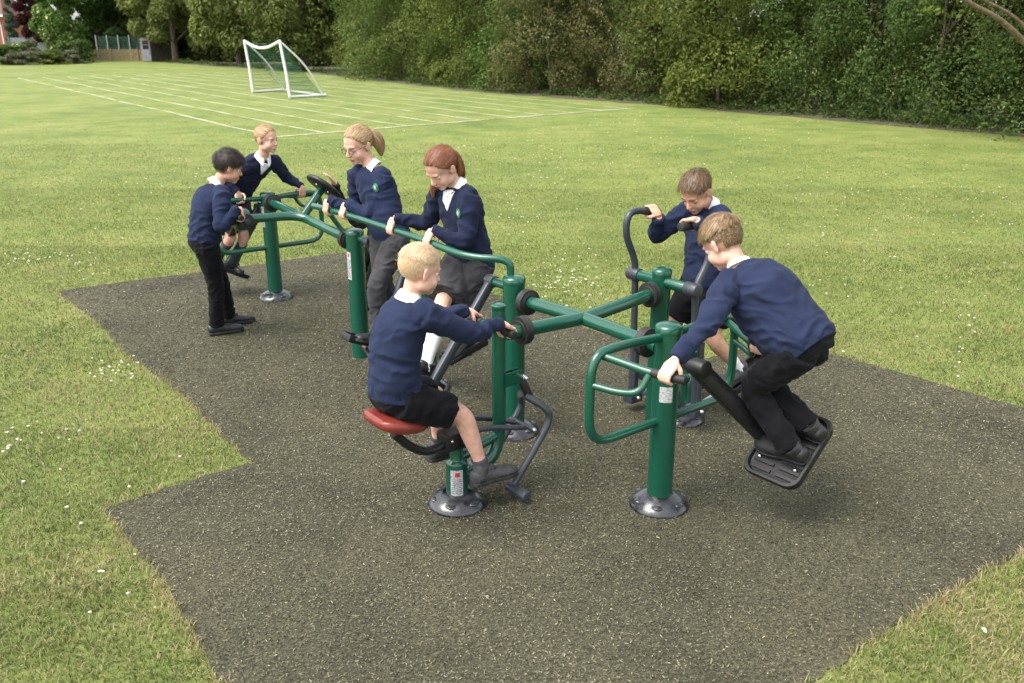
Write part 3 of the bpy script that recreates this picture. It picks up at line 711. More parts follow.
def sticker_mat():
    m, nt = new_mat('silver_label'); N = NT(nt); out = N.n('ShaderNodeOutputMaterial'); p = N.n('ShaderNodeBsdfPrincipled', inp={'Roughness': .4, 'Metallic': .15}); tc = N.n('ShaderNodeTexCoord')
    mp = N.n('ShaderNodeMapping', inp={'Scale': (40, 40, 160)}); N.l(tc, 'Object', mp, 0); nz = N.n('ShaderNodeTexNoise', inp={'Scale': 2.0, 'Detail': 2}); N.l(mp, 0, nz, 'Vector')
    r = ramp(N, [(.40, (.24, .24, .25)), (.5, (.55, .56, .58)), (.9, (.62, .62, .64))]); N.l(nz, 'Fac', r, 'Fac'); N.l(r, 0, p, 'Base Color'); N.l(p, 0, out, 0); return m
M_label = sticker_mat(); M_redmark = surf('red_label_mark', (.45, .03, .03), rough=.5); M_darkmark = surf('dark_label_mark', (.08, .08, .09), rough=.5)

gym = empty('outdoor_gym', W(-3.33, 3.12, 0)); tag(gym, 'dark green tubular outdoor gym with black pedals on the rubber surface', 'gym equipment')
def base_cover(a, b, parent, r=.150, h=.070):
    mb = MB(); c = W(a, b, .004)
    prof = [(r, 0), (r * 1.0, .008), (r * .97, .02), (r * .86, h * .55), (r * .66, h * .85), (r * .5, h), (.06, h * 1.04)]
    st = []
    for rr_, hh in prof: st.append((c + V(0, 0, hh), V(rr_, 0, 0), V(0, rr_, 0)))
    mb.loft(st, 40)
    for k in range(6):
        t = k * PI / 3 + .3; mb.ball(c + V(math.cos(t) * r * .72, math.sin(t) * r * .72, h * .60), .03, .03, .010)
    return mb.build('base_cover', M_foot, parent)
def label_patch(a, b, r, z0, z1, ang0, ang1, parent, marks=True):
    mb = MB(); n = 8
    for k in range(n):
        t0 = ang0 + (ang1 - ang0) * k / n; t1_ = ang0 + (ang1 - ang0) * (k + 1) / n
        c = W(a, b, 0); f = lambda t, z, o=.0015: c + V(math.cos(t) * (r + o), math.sin(t) * (r + o), z)
        mb.mi = 0; mb.add([f(t0, z0), f(t1_, z0), f(t1_, z1), f(t0, z1)], [[0, 1, 2, 3]])
        if marks and 0 < k < n - 1:
            mb.mi = 1
            if k in (3, 4, 5): mb.add([f(t0, z1 - .035, .0025), f(t1_, z1 - .035, .0025), f(t1_, z1 - .012, .0025), f(t0, z1 - .012, .0025)], [[0, 1, 2, 3]])
            mb.mi = 2; zz = z0 + .012
            while zz < z1 - .05:
                mb.add([f(t0, zz, .0025), f(t1_, zz, .0025), f(t1_, zz + .003, .0025), f(t0, zz + .003, .0025)], [[0, 1, 2, 3]]); zz += .011
    return mb.build('label', [M_label, M_redmark, M_darkmark], parent, smooth=False)
def post(a, b, h=.96, r=.063, cover=True, label=None):
    mb = MB(); c = W(a, b, 0)
    mb.lathe([(r, 0), (r, h - .035), (r + .003, h - .034), (r + .003, h - .012), (r * .95, h - .003), (r * .7, h + .005), (r * .3, h + .009)], c, seg=36)
    p = mb.build('post', M_green, gym)
    if cover: base_cover(a, b, p)
    if label: label_patch(a, b, r, label[0], label[1], label[2], label[3], p, marks=len(label) < 5)
    return p
def pipe(name, pts, r, mat=M_green, parent=None, seg=18):
    mb = MB(); mb.tube(pts, r, seg); return mb.build(name, mat, parent or gym)
def collar(a, b, z, ax, r=.072, t=.045, parent=None):
    mb = MB(); c = W(a, b, z); ax = Vector(ax).normalized()
    mb.lathe([(r * .6, -t * .62), (r * .72, -t * .6), (r * .75, -t * .5), (r, -t * .48), (r + .002, -t * .3), (r * .97, -.005), (r * .97, .005), (r + .002, t * .3), (r, t * .48), (r * .75, t * .5), (r * .7, t * .6), (r * .6, t * .62)], c, ax, seg=32)
    return mb.build('joint_collar', M_rubberk, parent or gym)

D2 = math.radians
P5 = post(-2.73, 3.10, label=(.585, .665, D2(235), D2(292), 0))
P3 = post(-3.88, 3.08)
P4 = post(-3.46, 3.84, .97, .055, cover=False)
PM = post(-4.78, 3.06)
P2 = post(-5.63, 3.03, .95, cover=False, label=(.60, .80, D2(205), D2(245)))
P1 = post(-7.48, 3.20, .955, label=(.66, .84, D2(205), D2(245)))
# --- cross frame
ZC = .835; CC = (-3.34, 3.12)
mb = MB()
mb.tube([W(-3.80, 3.085, ZC), W(CC[0], CC[1], ZC), W(-2.79, 3.10, ZC)], .036, 20)
mb.tube([W(-3.39, 2.66, ZC + .002), W(CC[0], CC[1], ZC + .002), W(-3.45, 3.78, ZC + .002)], .036, 20)
mb.build('cross_frame', M_green, gym)
collar(-3.765, 3.085, ZC, AX); collar(-2.865, 3.10, ZC, AX); collar(-3.385, 2.74, ZC, BX); collar(-3.448, 3.735, ZC, BX)
# --- pendulum station built round a post; s = +1 faces +a, -1 faces -a
def pendulum(a0, b0, s, swing, hz=.80, off_=.275, inner=True, arm_mat=None):
    A_ = lambda a, b, z: W(a0 + s * a, b0 + b, z)
    for q in (-1, 1):
        lp = pipe('handrail_loop', rounded([A_(0, q * .05, .905), A_(0, q * .36, .925), A_(0, q * .50, .90), A_(0, q * .50, .475), A_(0, q * .06, .475)], [.16, .13, .14]), .0215)
        if inner:
            hb = pipe('handle', rounded([A_(.0, q * .425, .895), A_(.19, q * .35, .862), A_(.26, q * .325, .857)], .03), .0185, parent=lp)
            pipe('handle_brace', rounded([A_(0, q * .498, .775), A_(.125, q * .45, .765), A_(.20, q * .395, .77), A_(.21, q * .35, .85)], [.05, .05]), .0165, parent=lp)
            mb = MB(); mb.rod(A_(.215, q * .341, .86), A_(.36, q * .285, .853), .0205); mb.build('grip', M_rubberk, lp)
    # bracket and hinge
    mb = MB(); mb.box(A_(.10, 0, hz + .01), W(.055, 0, 0), W(0, .035, 0), V(0, 0, .05)); mb.build('hinge_bracket', M_green, gym, bevel=.008)
    mb = MB(); mb.rod(A_(.10, 0, hz), A_(.24, 0, hz), .041, 22); mb.build('hinge', M_black, gym)
    db, dz = swing; L = math.hypot(db, dz); t = V(0, 0, 0) + BX * (db / L) + V(0, 0, dz / L)      # along the arm, downwards
    n = BX * (-dz / L) + V(0, 0, db / L)                                                          # plate sideways direction
    if n.dot(BX) < 0: n = -n
    top = A_(.18, 0, hz); bot = top + BX * db + V(0, 0, dz); bot_arm = bot + AX * s * .15
    mb = MB(); mb.tube([top, bot_arm], .03, up=AX, sq=(.042, .024)); arm = mb.build('swing_arm', arm_mat or M_black, gym)
    # footplate: shallow tray, ribbed
    pa = AX * s; cc = bot + pa * off_ + t * .0
    up_ = -t
    hw, hl = .195, .152; mb = MB(); m = 8
    def rr(wu, wl, z, rad=.06):
        o = []
        for cx_, cy_, a_ in ((1, 1, 0), (-1, 1, 90), (-1, -1, 180), (1, -1, 270)):
            for k in range(m + 1):
                t_ = D2(a_ + 90 * k / m); o.append(cc + n * (cx_ * (wu - rad) + rad * math.cos(t_)) + pa * (cy_ * (wl - rad) + rad * math.sin(t_)) + up_ * z)
        return o
    rings = [rr(hw * .8, hl * .8, -.022), rr(hw, hl, -.016), rr(hw + .004, hl + .004, .012), rr(hw, hl, .022), rr(hw - .012, hl - .012, .022), rr(hw - .018, hl - .018, .004), rr(hw - .03, hl - .03, .001)]
    M_ = len(rings[0]); vs = [v for R_ in rings for v in R_]; fs = []
    for i in range(len(rings) - 1):
        for k in range(M_): fs.append([i * M_ + k, i * M_ + (k + 1) % M_, (i + 1) * M_ + (k + 1) % M_, (i + 1) * M_ + k])
    fs.append(list(range(M_))[::-1]); fs.append([(len(rings) - 1) * M_ + k for k in range(M_)]); mb.add(vs, fs)
    for k in range(9):
        q = (k - 4) * .038; mb.box(cc + n * q + pa * .075 + up_ * .005, n * .008, pa * .055, up_ * .005)
        mb.box(cc + n * q - pa * .065 + up_ * .005, n * .008, pa * .055, up_ * .005)
    fp = mb.build('footplate', M_black, gym)
    for i in (-1, 1):
        for j in (-1, 1): mb = MB(); mb.ball(cc + n * i * .10 + pa * (j * .10) + up_ * .009, .011, .011, .011); mb.build('bolt', M_bolt, fp)
    return cc, n, pa, up_
plate7 = pendulum(-2.73, 3.10, 1, (.385, -.42))
plate0 = pendulum(-7.48, 3.20, -1, (-.30, -.55), off_=.2, arm_mat=M_grey)

# --- air walker rail, hangers and treads
zr = 1.08
pipe('handrail', rounded([W(-3.90, 3.07, .95), W(-3.90, 3.07, 1.055), W(-4.08, 2.90, 1.06), W(-4.55, 2.885, 1.09), W(-5.55, 2.90, 1.095), W(-6.02, 2.92, 1.075)], [.09, .16, .2, .1]), .0215)
pipe('handrail_brace', rounded([W(-5.80, 2.91, 1.085), W(-5.76, 3.0, .93), W(-5.72, 3.03, .90)], .05), .018)
def walker_arm(a, b, db, dz, side, out_=.11, rise=.045, shift=-.02):
    """hanger from pivot (a,b,.89) going to (b+db, .89+dz), tread on side (+1/-1 along a)"""
    top = W(a, b, .895); bot = top + BX * db + V(0, 0, dz)
    mb = MB(); mb.rod(W(a - .035, b, .895), W(a + .035, b, .895), .036, 18); pv = mb.build('pivot', M_grey, gym)
    mb = MB(); mb.tube([top, bot], .03, up=AX, sq=(.027, .020)); arm = mb.build('hanger_arm', M_grey, gym)
    L = math.hypot(db, dz); t = BX * (db / L) + V(0, 0, dz / L); n = (BX * (-dz / L) + V(0, 0, db / L)); 
    if n.dot(BX) < 0: n = -n
    mb = MB(); mb.tube([bot - t * .02, bot + AX * side * (out_ + .02) - t * (rise - .025)], .02, up=V(0, 0, 1), sq=(.02, .014)); mb.build('tread_bracket', M_grey, arm)
    c = bot + AX * side * out_ - t * rise + n * shift
    mb = MB(); mb.box(c, n * .155, AX * .062, t * .012); mb.box(c - AX * .058 - t * .018, n * .155, AX * .006, t * .022); mb.box(c + AX * .058 - t * .018, n * .155, AX * .006, t * .022); mb.box(c - n * .15 - t * .018, n * .008, AX * .062, t * .022)
    mb.build('tread', M_black, gym, bevel=.004)
    mb = MB(); mb.rod(bot + t * .0 + n * .0 - AX * side * .03, bot - AX * side * .055, .024); mb.build('end_stop', M_rubberk, arm)
    return c, n, t
mb = MB(); mb.rod(W(-3.90, 3.07, .895), W(-4.10, 3.07, .895), .026); mb.build('pivot_axle', M_green, gym)
mb = MB(); mb.rod(W(-4.66, 3.06, .895), W(-4.94, 3.06, .895), .026); mb.build('pivot_axle', M_green, gym)
mb = MB(); mb.rod(W(-5.60, 3.04, .895), W(-5.46, 3.04, .895), .026); mb.build('pivot_axle', M_green, gym)
tr2f = walker_arm(-4.08, 3.07, -.46, -.58, -1)        # red haired girl's front leg
tr2b = walker_arm(-4.66, 3.06, .17, -.63, 1)          # her back leg
tr1f = walker_arm(-4.94, 3.06, -.30, -.72, -1, .19, .12)        # fair haired girl's front leg
tr1b = walker_arm(-5.46, 3.04, .30, -.66, 1)

# --- left cross frame, hub, wheel
pipe('cross_frame', rounded([W(-5.72, 3.04, .862), W(-6.32, 3.07, .885), W(-6.50, 3.02, .925), W(-6.60, 2.62, .925)], [.16, .14]), .0345)
pipe('cross_frame', [W(-7.42, 3.19, .885), W(-6.46, 3.06, .905)], .0335)
collar(-5.755, 3.04, .862, AX); collar(-7.35, 3.185, .886, AX)
mb = MB(); mb.tube([W(-6.46, 3.04, .92), W(-6.52, 3.245, 1.105)], .03, up=AX, sq=(.027, .022)); mb.build('wheel_arm', M_green, gym)
wc = W(-6.525, 3.262, 1.12); wn = (W(-.02, .66, .75)).normalized()
mb = MB(); mb.lathe([(.03, -.022), (.14, -.018), (.15, -.008), (.15, .008), (.14, .018), (.05, .022)], wc, wn, seg=40); wh = mb.build('hand_wheel', M_black, gym)
mb = MB()
for k in range(3):
    t = k * 2 * PI / 3 + .6; u = wn.cross(V(0, 0, 1)).normalized(); v_ = wn.cross(u)
    mb = MB(); mb.ball(wc - wn * .022 + (u * math.cos(t) + v_ * math.sin(t)) * .06, .011); mb.build('bolt', M_bolt, wh)
# hub of the arm bike
hc_ = W(-6.60, 2.60, .925)
mb = MB(); mb.lathe([(.03, -.055), (.075, -.05), (.085, -.03), (.085, .03), (.075, .05), (.03, .055)], hc_, BX, seg=32); hub = mb.build('crank_hub', M_green, gym)
mb = MB(); mb.lathe([(.02, -.025), (.05, -.022), (.058, -.008), (.058, .01), (.03, .015)], hc_ + AX * .095 + BX * -.0, AX, seg=28); mb.build('hub_cap', M_rubberk, hub)
mb = MB(); mb.rod(hc_ + AX * .08, hc_ + AX * .125, .022); mb.tube([hc_ + AX * .10, hc_ + AX * .105 + V(0, 0, .045) - BX * .07], .012, 10); mb.build('crank', M_grey, hub)
mb = MB(); mb.rod(hc_ + AX * .10 + V(0, 0, .05) - BX * .075, hc_ + AX * .20 + V(0, 0, .05) - BX * .075, .021); mb.build('grip', M_rubberk, hub)
mb = MB(); mb.tube([hc_ - AX * .08, hc_ - AX * .11 + V(0, 0, -.11) - BX * .03], .012, 10); mb.build('crank', M_grey, hub)
mb = MB(); mb.rod(hc_ - AX * .11 + V(0, 0, -.12) - BX * .03, hc_ - AX * .21 + V(0, 0, -.12) - BX * .03, .021); mb.build('grip', M_rubberk, hub)

# --- seated rider station
aS = -3.40
pipe('rider_column', rounded([W(aS, 2.60, .985), W(aS, 2.60, .50), W(aS, 2.60, .22), W(aS + .01, 2.46, .135), W(aS + .02, 2.33, .12)], [.1, .14, .06]), .036)
mb = MB(); mb.lathe([(.036, -.02), (.0375, -.018), (.0375, 0), (.03, .006), (.01, .009)], W(aS, 2.60, .99)); mb.build('column_cap', M_green, gym)
pipe('cross_stub', [W(aS, 2.60, ZC), W(-3.385, 2.72, ZC)], .034)
mb = MB(); mb.rod(W(aS - .17, 2.555, .89), W(aS + .17, 2.555, .89), .017); hbar = mb.build('handlebar', M_green, gym)
for q in (-1, 1):
    mb = MB(); mb.rod(W(aS + q * .075, 2.555, .89), W(aS + q * .185, 2.555, .89), .0205); mb.build('grip', M_rubberk, hbar)
mb = MB(); mb.tube([W(aS, 2.60, .30), W(aS, 2.36, .24)], .026, 16); mb.build('column_brace', M_green, gym)
mb = MB(); mb.lathe([(.055, 0), (.055, .235), (.052, .245), (.036, .252), (.034, .256), (.034, .33)], W(-3.37, 2.31, 0), seg=32); bp = mb.build('seat_post', M_green, gym)
base_cover(-3.37, 2.31, bp, .15, .07); label_patch(-3.37, 2.31, .055, .075, .215, D2(240), D2(305), bp)
mb = MB(); mb.box(W(-3.37, 2.31, .37), W(0, .085, 0), W(.05, 0, 0), V(0, 0, .045)); mb.rod(W(-3.46, 2.33, .37), W(-3.28, 2.33, .37), .028); mb.build('pivot_housing', M_black, gym, bevel=.012)
mb = MB(); mb.ball(W(-3.315, 2.36, .375), .009); mb.build('bolt', M_bolt, gym); mb = MB(); mb.ball(W(-3.315, 2.25, .385), .009); mb.build('bolt', M_bolt, gym)
pipe('seat_arm', rounded([W(-3.37, 2.27, .36), W(-3.37, 2.14, .335), W(-3.37, 2.04, .40), W(-3.37, 1.96, .49)], [.08, .08]), .022, M_black)
# saddle: rounded wedge
mb = MB(); st = []
for k, (b_, zz, wd, th) in enumerate([(1.845, .585, .05, .010), (1.86, .582, .10, .028), (1.90, .570, .128, .036), (1.96, .552, .132, .036), (2.02, .535, .118, .034), (2.075, .522, .09, .030), (2.11, .515, .065, .022), (2.125, .514, .04, .010)]):
    c = W(-3.37, b_, zz); pts = st.append((c, AX * wd, V(0, 0, th)))
vs = []; fs = []; seg = 24
for c, u, v_ in st:
    for k in range(seg):
        t = 2 * PI * k / seg; cs, sn = math.cos(t), math.sin(t); e = .55
        vs.append(c + u * math.copysign(abs(cs) ** e, cs) + v_ * math.copysign(abs(sn) ** e, sn))
for i in range(len(st) - 1):
    for k in range(seg): a = i * seg + k; b = i * seg + (k + 1) % seg; fs.append([a, b, b + seg, a + seg])
fs.append(list(range(seg))[::-1]); fs.append([(len(st) - 1) * seg + k for k in range(seg)]); mb.add(vs, fs)
mb.build('seat', M_seat, gym)
# push levers
mb = MB(); mb.box(W(aS, 2.665, .60), W(.006, 0, 0), W(0, .055, 0), V(0, 0, .035)); mb.box(W(aS + .04, 2.665, .60), W(.006, 0, 0), W(0, .055, 0), V(0, 0, .035)); mb.build('lever_bracket', M_green, gym)
mb = MB(); mb.rod(W(aS - .02, 2.715, .60), W(aS + .075, 2.715, .60), .014); mb.ball(W(aS + .08, 2.715, .60), .012); mb.build('bolt', M_bolt, gym)
mb = MB(); mb.rod(W(aS + .03, 2.715, .595), W(aS + .05, 2.765, .47), .022); mb.build('damper', M_rubberk, gym)
for q in (-1, 1):
    pipe('push_lever', spline([W(aS + .03 + q * .02, 2.735, .49), W(aS + .03 + q * .10, 2.80, .43), W(aS + .03 + q * .115, 2.81, .36), W(aS + .03 + q * .12, 2.72, .24), W(aS + .03 + q * .12, 2.60, .10), W(aS + .03 + q * .12, 2.57, .055)], 8), .019, M_grey)
    mb = MB(); mb.rod(W(aS + .03 + q * .09, 2.57, .055), W(aS + .03 + q * .24, 2.57, .055), .027); mb.build('foot_peg', M_grey, gym)
    pipe('link_rod', spline([W(aS + q * .07, 2.38, .40), W(aS + q * .075, 2.50, .385), W(aS + q * .07, 2.62, .35), W(aS + .03 + q * .04, 2.72, .325)], 6), .0145, M_grey)
mb = MB(); mb.rod(W(aS - .06, 2.725, .33), W(aS + .13, 2.725, .33), .013); mb.build('lever_axle', M_grey, gym); mb = MB(); mb.ball(W(aS + .135, 2.725, .33), .013); mb.build('bolt', M_bolt, gym)

# --- cross trainer
mb = MB(); mb.rod(W(-3.66, 3.84, .895), W(-3.24, 3.84, .895), .033, 20); mb.build('trainer_axle', M_green, gym)
for q, lean in ((-1, 0), (1, 1)):
    a = -3.45 + q * .225
    mb = MB(); mb.rod(W(a - .045, 3.84, .895), W(a + .045, 3.84, .895), .040, 20); mb.build('bearing', M_grey, gym)
    if q < 0: pts = [W(a, 3.97, 1.255), W(a, 3.88, 1.275), W(a, 3.76, 1.275), W(a, 3.745, 1.15), W(a, 3.84, .975), W(a, 3.845, .86), W(a, 3.87, .10)]
    else: pts = [W(a, 3.98, 1.245), W(a, 3.95, 1.25), W(a, 3.87, 1.20), W(a, 3.86, 1.12), W(a, 3.93, .99), W(a, 3.86, .90), W(a, 3.93, .14)]
    if q > 0: pts = [W(a, 3.72, 1.268), W(a, 3.90, 1.262), W(a, 3.975, 1.22), W(a, 3.97, 1.05), W(a, 3.86, .90), W(a, 3.935, .14)]
    lv = pipe('hand_lever', rounded(pts, .07), .0205, M_grey)
    g0_, g1_ = (W(a, 3.885, 1.272), W(a + .0, 4.02, 1.245)) if q < 0 else (W(a, 3.705, 1.268), W(a, 3.86, 1.264))
    mb = MB(); mb.rod(g0_, g1_, .0245); mb.build('grip', M_rubberk, lv)
    e = pts[-1]; mb = MB(); mb.tube([e + V(0, 0, .42), e], .03, up=AX, sq=(.02, .026)); mb.build('lower_lever', M_grey, lv)
    mb = MB(); mb.box(e, AX * .04, BX * .05, V(0, 0, .035)); mb.build('knuckle', M_grey, lv, bevel=.01)
    mb = MB(); mb.ball(e + AX * .05, .015); mb.build('bolt', M_bolt, lv)
    ped_c = W(a, 4.40, .245) if q > 0 else W(a, 4.18, .16)
    tilt = (W(0, .30, .10) if q > 0 else W(0, .30, -.02)).normalized()
    mb = MB(); mb.tube([e, ped_c - V(0, 0, .035) + tilt * .17], .02, up=AX, sq=(.022, .016)); mb.build('pedal_bar', surf('light_grey_bar', (.30, .31, .33), rough=.35) if q < 0 else bpy.data.materials['light_grey_bar'], gym)
    nn_ = AX.cross(tilt).normalized(); nn_ = nn_ if nn_.z > 0 else -nn_
    mb = MB(); mb.box(ped_c, tilt * .19, AX * .072, nn_ * .010); mb.box(ped_c + AX * .070 + nn_ * .018, tilt * .19, AX * .006, nn_ * .022); mb.box(ped_c - AX * .070 + nn_ * .018, tilt * .19, AX * .006, nn_ * .022); mb.box(ped_c + tilt * .19 + nn_ * .018, tilt * .006, AX * .072, nn_ * .022); mb.box(ped_c - tilt * .19 + nn_ * .018, tilt * .006, AX * .072, nn_ * .022)
    pd = mb.build('pedal', M_black, gym, bevel=.004)
    mb = MB(); mb.ball(ped_c + tilt * .13 + nn_ * .014, .011); mb.build('bolt', M_bolt, pd); mb = MB(); mb.ball(ped_c - tilt * .12 + nn_ * .014, .011); mb.build('bolt', M_bolt, pd)
pipe('base_rail', [W(-3.46, 3.88, .30), W(-3.46, 4.12, .22)], .03)
mb = MB(); mb.lathe([(.06, 0), (.06, .20), (.05, .23), (.03, .24)], W(-3.46, 4.16, 0)); rp = mb.build('rear_post', M_green, gym); base_cover(-3.40, 4.0, rp, .155, .07)
for q in (-1, 1):
    mb = MB(); mb.tube([W(-3.46 + q * .08, 4.16, .19), W(-3.46 + q * .10, 4.33, .22 if q > 0 else .13)], .02, up=AX, sq=(.014, .022)); mb.rod(W(-3.46, 4.16, .19), W(-3.46 + q * .10, 4.16, .19), .02); mb.build('crank', M_grey, gym)
# ================================================================== PEOPLE
def skin_mat(name, c1, c2): return surf(name, c1, c2, scale=26, rough=.55, spec=.35, sub=.08, bump=.1, bscale=300, bdist=.0006, detail=3)
M_skin = skin_mat('skin_fair', (.58, .315, .235), (.68, .41, .32))
M_skin2 = skin_mat('skin_light', (.50, .26, .17), (.60, .34, .235))
M_lip = surf('lip', (.40, .12, .11), rough=.45)
M_eyew = surf('eye_white', (.7, .68, .66), rough=.2)
M_iris = surf('iris', (.03, .025, .02), rough=.15)
M_brow_d = surf('lash', (.06, .03, .018), rough=.8)
M_brow_l = surf('lash_fair', (.28, .17, .09), rough=.8)
def cloth(name, c1, c2, sc=30, bump=.35): return surf(name, c1, c2, scale=sc, rough=.92, spec=.12, bump=bump, bscale=520, bdist=.0012, sheen=.03)
M_navy = cloth('navy_sweatshirt', (.0120, .0175, .042), (.0185, .0260, .060), 5)
M_navyd = cloth('navy_knit', (.0105, .0135, .033), (.016, .021, .047), 5)
M_blackc = cloth('black_trouser_cloth', (.0045, .0045, .006), (.008, .008, .010), 8)
M_greyc = cloth('grey_trouser_cloth', (.035, .034, .038), (.055, .054, .058), 8)
M_jacket = cloth('black_jacket', (.010, .010, .012), (.018, .018, .021), 8)
M_shirt = surf('white_shirt', (.72, .73, .76), (.80, .80, .82), scale=20, rough=.8, bump=.15, bscale=200)
M_sock_w = surf('white_sock', (.68, .68, .68), (.76, .76, .75), scale=60, rough=.95, bump=.3, bscale=400)
M_sock_g = surf('grey_sock', (.05, .05, .055), (.08, .08, .085), scale=60, rough=.95, bump=.3, bscale=400)
M_shoe = surf('black_shoe', (.012, .012, .013), (.022, .022, .024), scale=30, rough=.42, bump=.2, bscale=90)
M_shoe_g = surf('worn_dark_shoe', (.028, .028, .032), (.055, .053, .056), scale=30, rough=.6, bump=.4, bscale=90)
M_sole = surf('shoe_sole', (.012, .012, .012), (.03, .03, .03), scale=30, rough=.7)
def hair_mat(name, c1, c2, c3):
    m, nt = new_mat(name); N = NT(nt); out = N.n('ShaderNodeOutputMaterial'); p = N.n('ShaderNodeBsdfPrincipled', inp={'Roughness': .45, 'Specular IOR Level': .4})
    at = N.n('ShaderNodeAttribute', attribute_name='rnd'); r = ramp(N, [(0, c1), (.5, c2), (1, c3)]); N.l(at, 'Fac', r, 'Fac'); N.l(r, 0, p, 'Base Color'); N.l(p, 0, out, 0); return m
H_blond = hair_mat('hair_blond', (.42, .28, .16), (.60, .43, .27), (.74, .58, .41))
H_blondl = hair_mat('hair_long_blond', (.16, .09, .042), (.36, .225, .115), (.66, .46, .24))
H_brown = hair_mat('hair_brown', (.04, .022, .012), (.11, .065, .033), (.24, .15, .08))
H_sandy = hair_mat('hair_sandy', (.09, .055, .026), (.23, .145, .072), (.42, .29, .16))
H_dark = hair_mat('hair_dark', (.012, .008, .006), (.028, .018, .013), (.06, .04, .027))
H_red = hair_mat('hair_auburn', (.075, .025, .012), (.19, .065, .028), (.36, .145, .06))

def remesh(mb, voxel, smooth=4, name='m', fac=.5):
    me = mb.mesh(name + '_src'); o = bpy.data.objects.new('tmp', me); COL.objects.link(o)
    r = o.modifiers.new('r', 'REMESH'); r.mode = 'VOXEL'; r.voxel_size = voxel; r.adaptivity = 0
    sm = o.modifiers.new('s', 'SMOOTH'); sm.iterations = smooth; sm.factor = fac
    dg = bpy.context.evaluated_depsgraph_get(); out = bpy.data.meshes.new_from_object(o.evaluated_get(dg)); out.name = name
    bpy.data.objects.remove(o); bpy.data.meshes.remove(me); return out
def wrinkle(me, amp, sc=9, seed=0, dirs=None):
    n = len(me.vertices); no = [v.normal.copy() for v in me.vertices]
    for v, nn in zip(me.vertices, no):
        p = v.co
        q = Vector((p.x * sc, p.y * sc, p.z * sc * 1.5 + seed * 3.7))
        w = noise.noise_vector(q * .6) * .9
        a = 1 - abs(noise.noise(q + w)) * 2.2; b = noise.noise(q * 2.3 + w)
        v.co = p + nn * (amp * (a * .8 + b * .3) + amp * .12)
def ik(A_, B_, l1, l2, hint):
    d = B_ - A_; D_ = d.length; mx = (l1 + l2) * .995
    if D_ > mx: k = D_ / mx; l1 *= k; l2 *= k
    d.normalize(); x = (l1 * l1 - l2 * l2 + D_ * D_) / (2 * D_); h = math.sqrt(max(0, l1 * l1 - x * x))
    hv = Vector(hint); hv = (hv - d * hv.dot(d)).normalized()
    return A_ + d * x + hv * h
def limb(mb, A_, M_, B_, rs, seg=14):
    """smoothly bent limb through joint M_"""
    pts = rounded([A_, M_, B_], .055, 5); n = len(pts)
    L1 = (M_ - A_).length; L = L1 + (B_ - M_).length; out = []; acc = 0; prev = pts[0]
    fine = []
    for i in range(n - 1):
        k = max(1, int((pts[i + 1] - pts[i]).length / .03))
        for j in range(k): fine.append(pts[i].lerp(pts[i + 1], j / k))
    fine.append(pts[-1]); tl = sum((fine[i + 1] - fine[i]).length for i in range(len(fine) - 1))
    for i, p in enumerate(fine):
        if i: acc += (p - fine[i - 1]).length
        f = acc / tl * (len(rs) - 1); k = min(int(f), len(rs) - 2); out.append(rs[k] * (1 - (f - k)) + rs[k + 1] * (f - k))
    mb.tube(fine, out, seg); return fine

def hand_grip(mb, c, u, n, w, s, br=.021, thumb=1):
    """hand closed round a bar: c bar centre, u bar axis, n outwards where the palm lies, w away from the wrist"""
    u = u.normalized(); w = (w - u * w.dot(u)).normalized(); n = (n - u * n.dot(u)); n = (n - w * n.dot(w)).normalized()
    rf = .0082 * s; Rr = br + rf * .8
    pt = lambda t, o, k: c + u * o + (w * math.cos(math.radians(t)) + n * math.sin(math.radians(t))) * k
    lens = [150, 172, 165, 138]
    for i in range(4):
        o = (i - 1.5) * .0165 * s * -thumb
        a0 = 95; pts = [pt(a0 + 40, o * .85, Rr + .012)] + [pt(a0 - lens[i] * k / 6, o, Rr + (.003 if k in (1, 3) else 0)) for k in range(7)]
        mb.tube(pts, [rf * 1.1, rf * 1.12, rf * 1.05, rf * 1.1, rf, rf * 1.02, rf * .93, rf * .72], 8)
    wr = c - w * (.062 * s) + n * (.026 * s + br * .6)
    mb.loft([(wr, u * .021 * s, n * .016 * s), (wr.lerp(pt(120, 0, Rr + .012), .35), u * .029 * s, n * .0165 * s), (wr.lerp(pt(120, 0, Rr + .012), .75), u * .036 * s, n * .015 * s), (pt(112, 0, Rr + .006), u * .035 * s, (n + w).normalized() * .0125 * s), (pt(88, 0, Rr + .002), u * .030 * s, (w * .2 + n).normalized() * .008 * s)], 16)
    th = [wr + u * thumb * .016 * s + w * .012 * s, pt(165, thumb * .036 * s, Rr + .016), pt(200, thumb * .040 * s, Rr + .004), pt(240, thumb * .034 * s, Rr), pt(275, thumb * .026 * s, Rr)]
    mb.tube(th, [.0125 * s, .0115 * s, .0098 * s, .0092 * s, .007 * s], 8)
    return wr
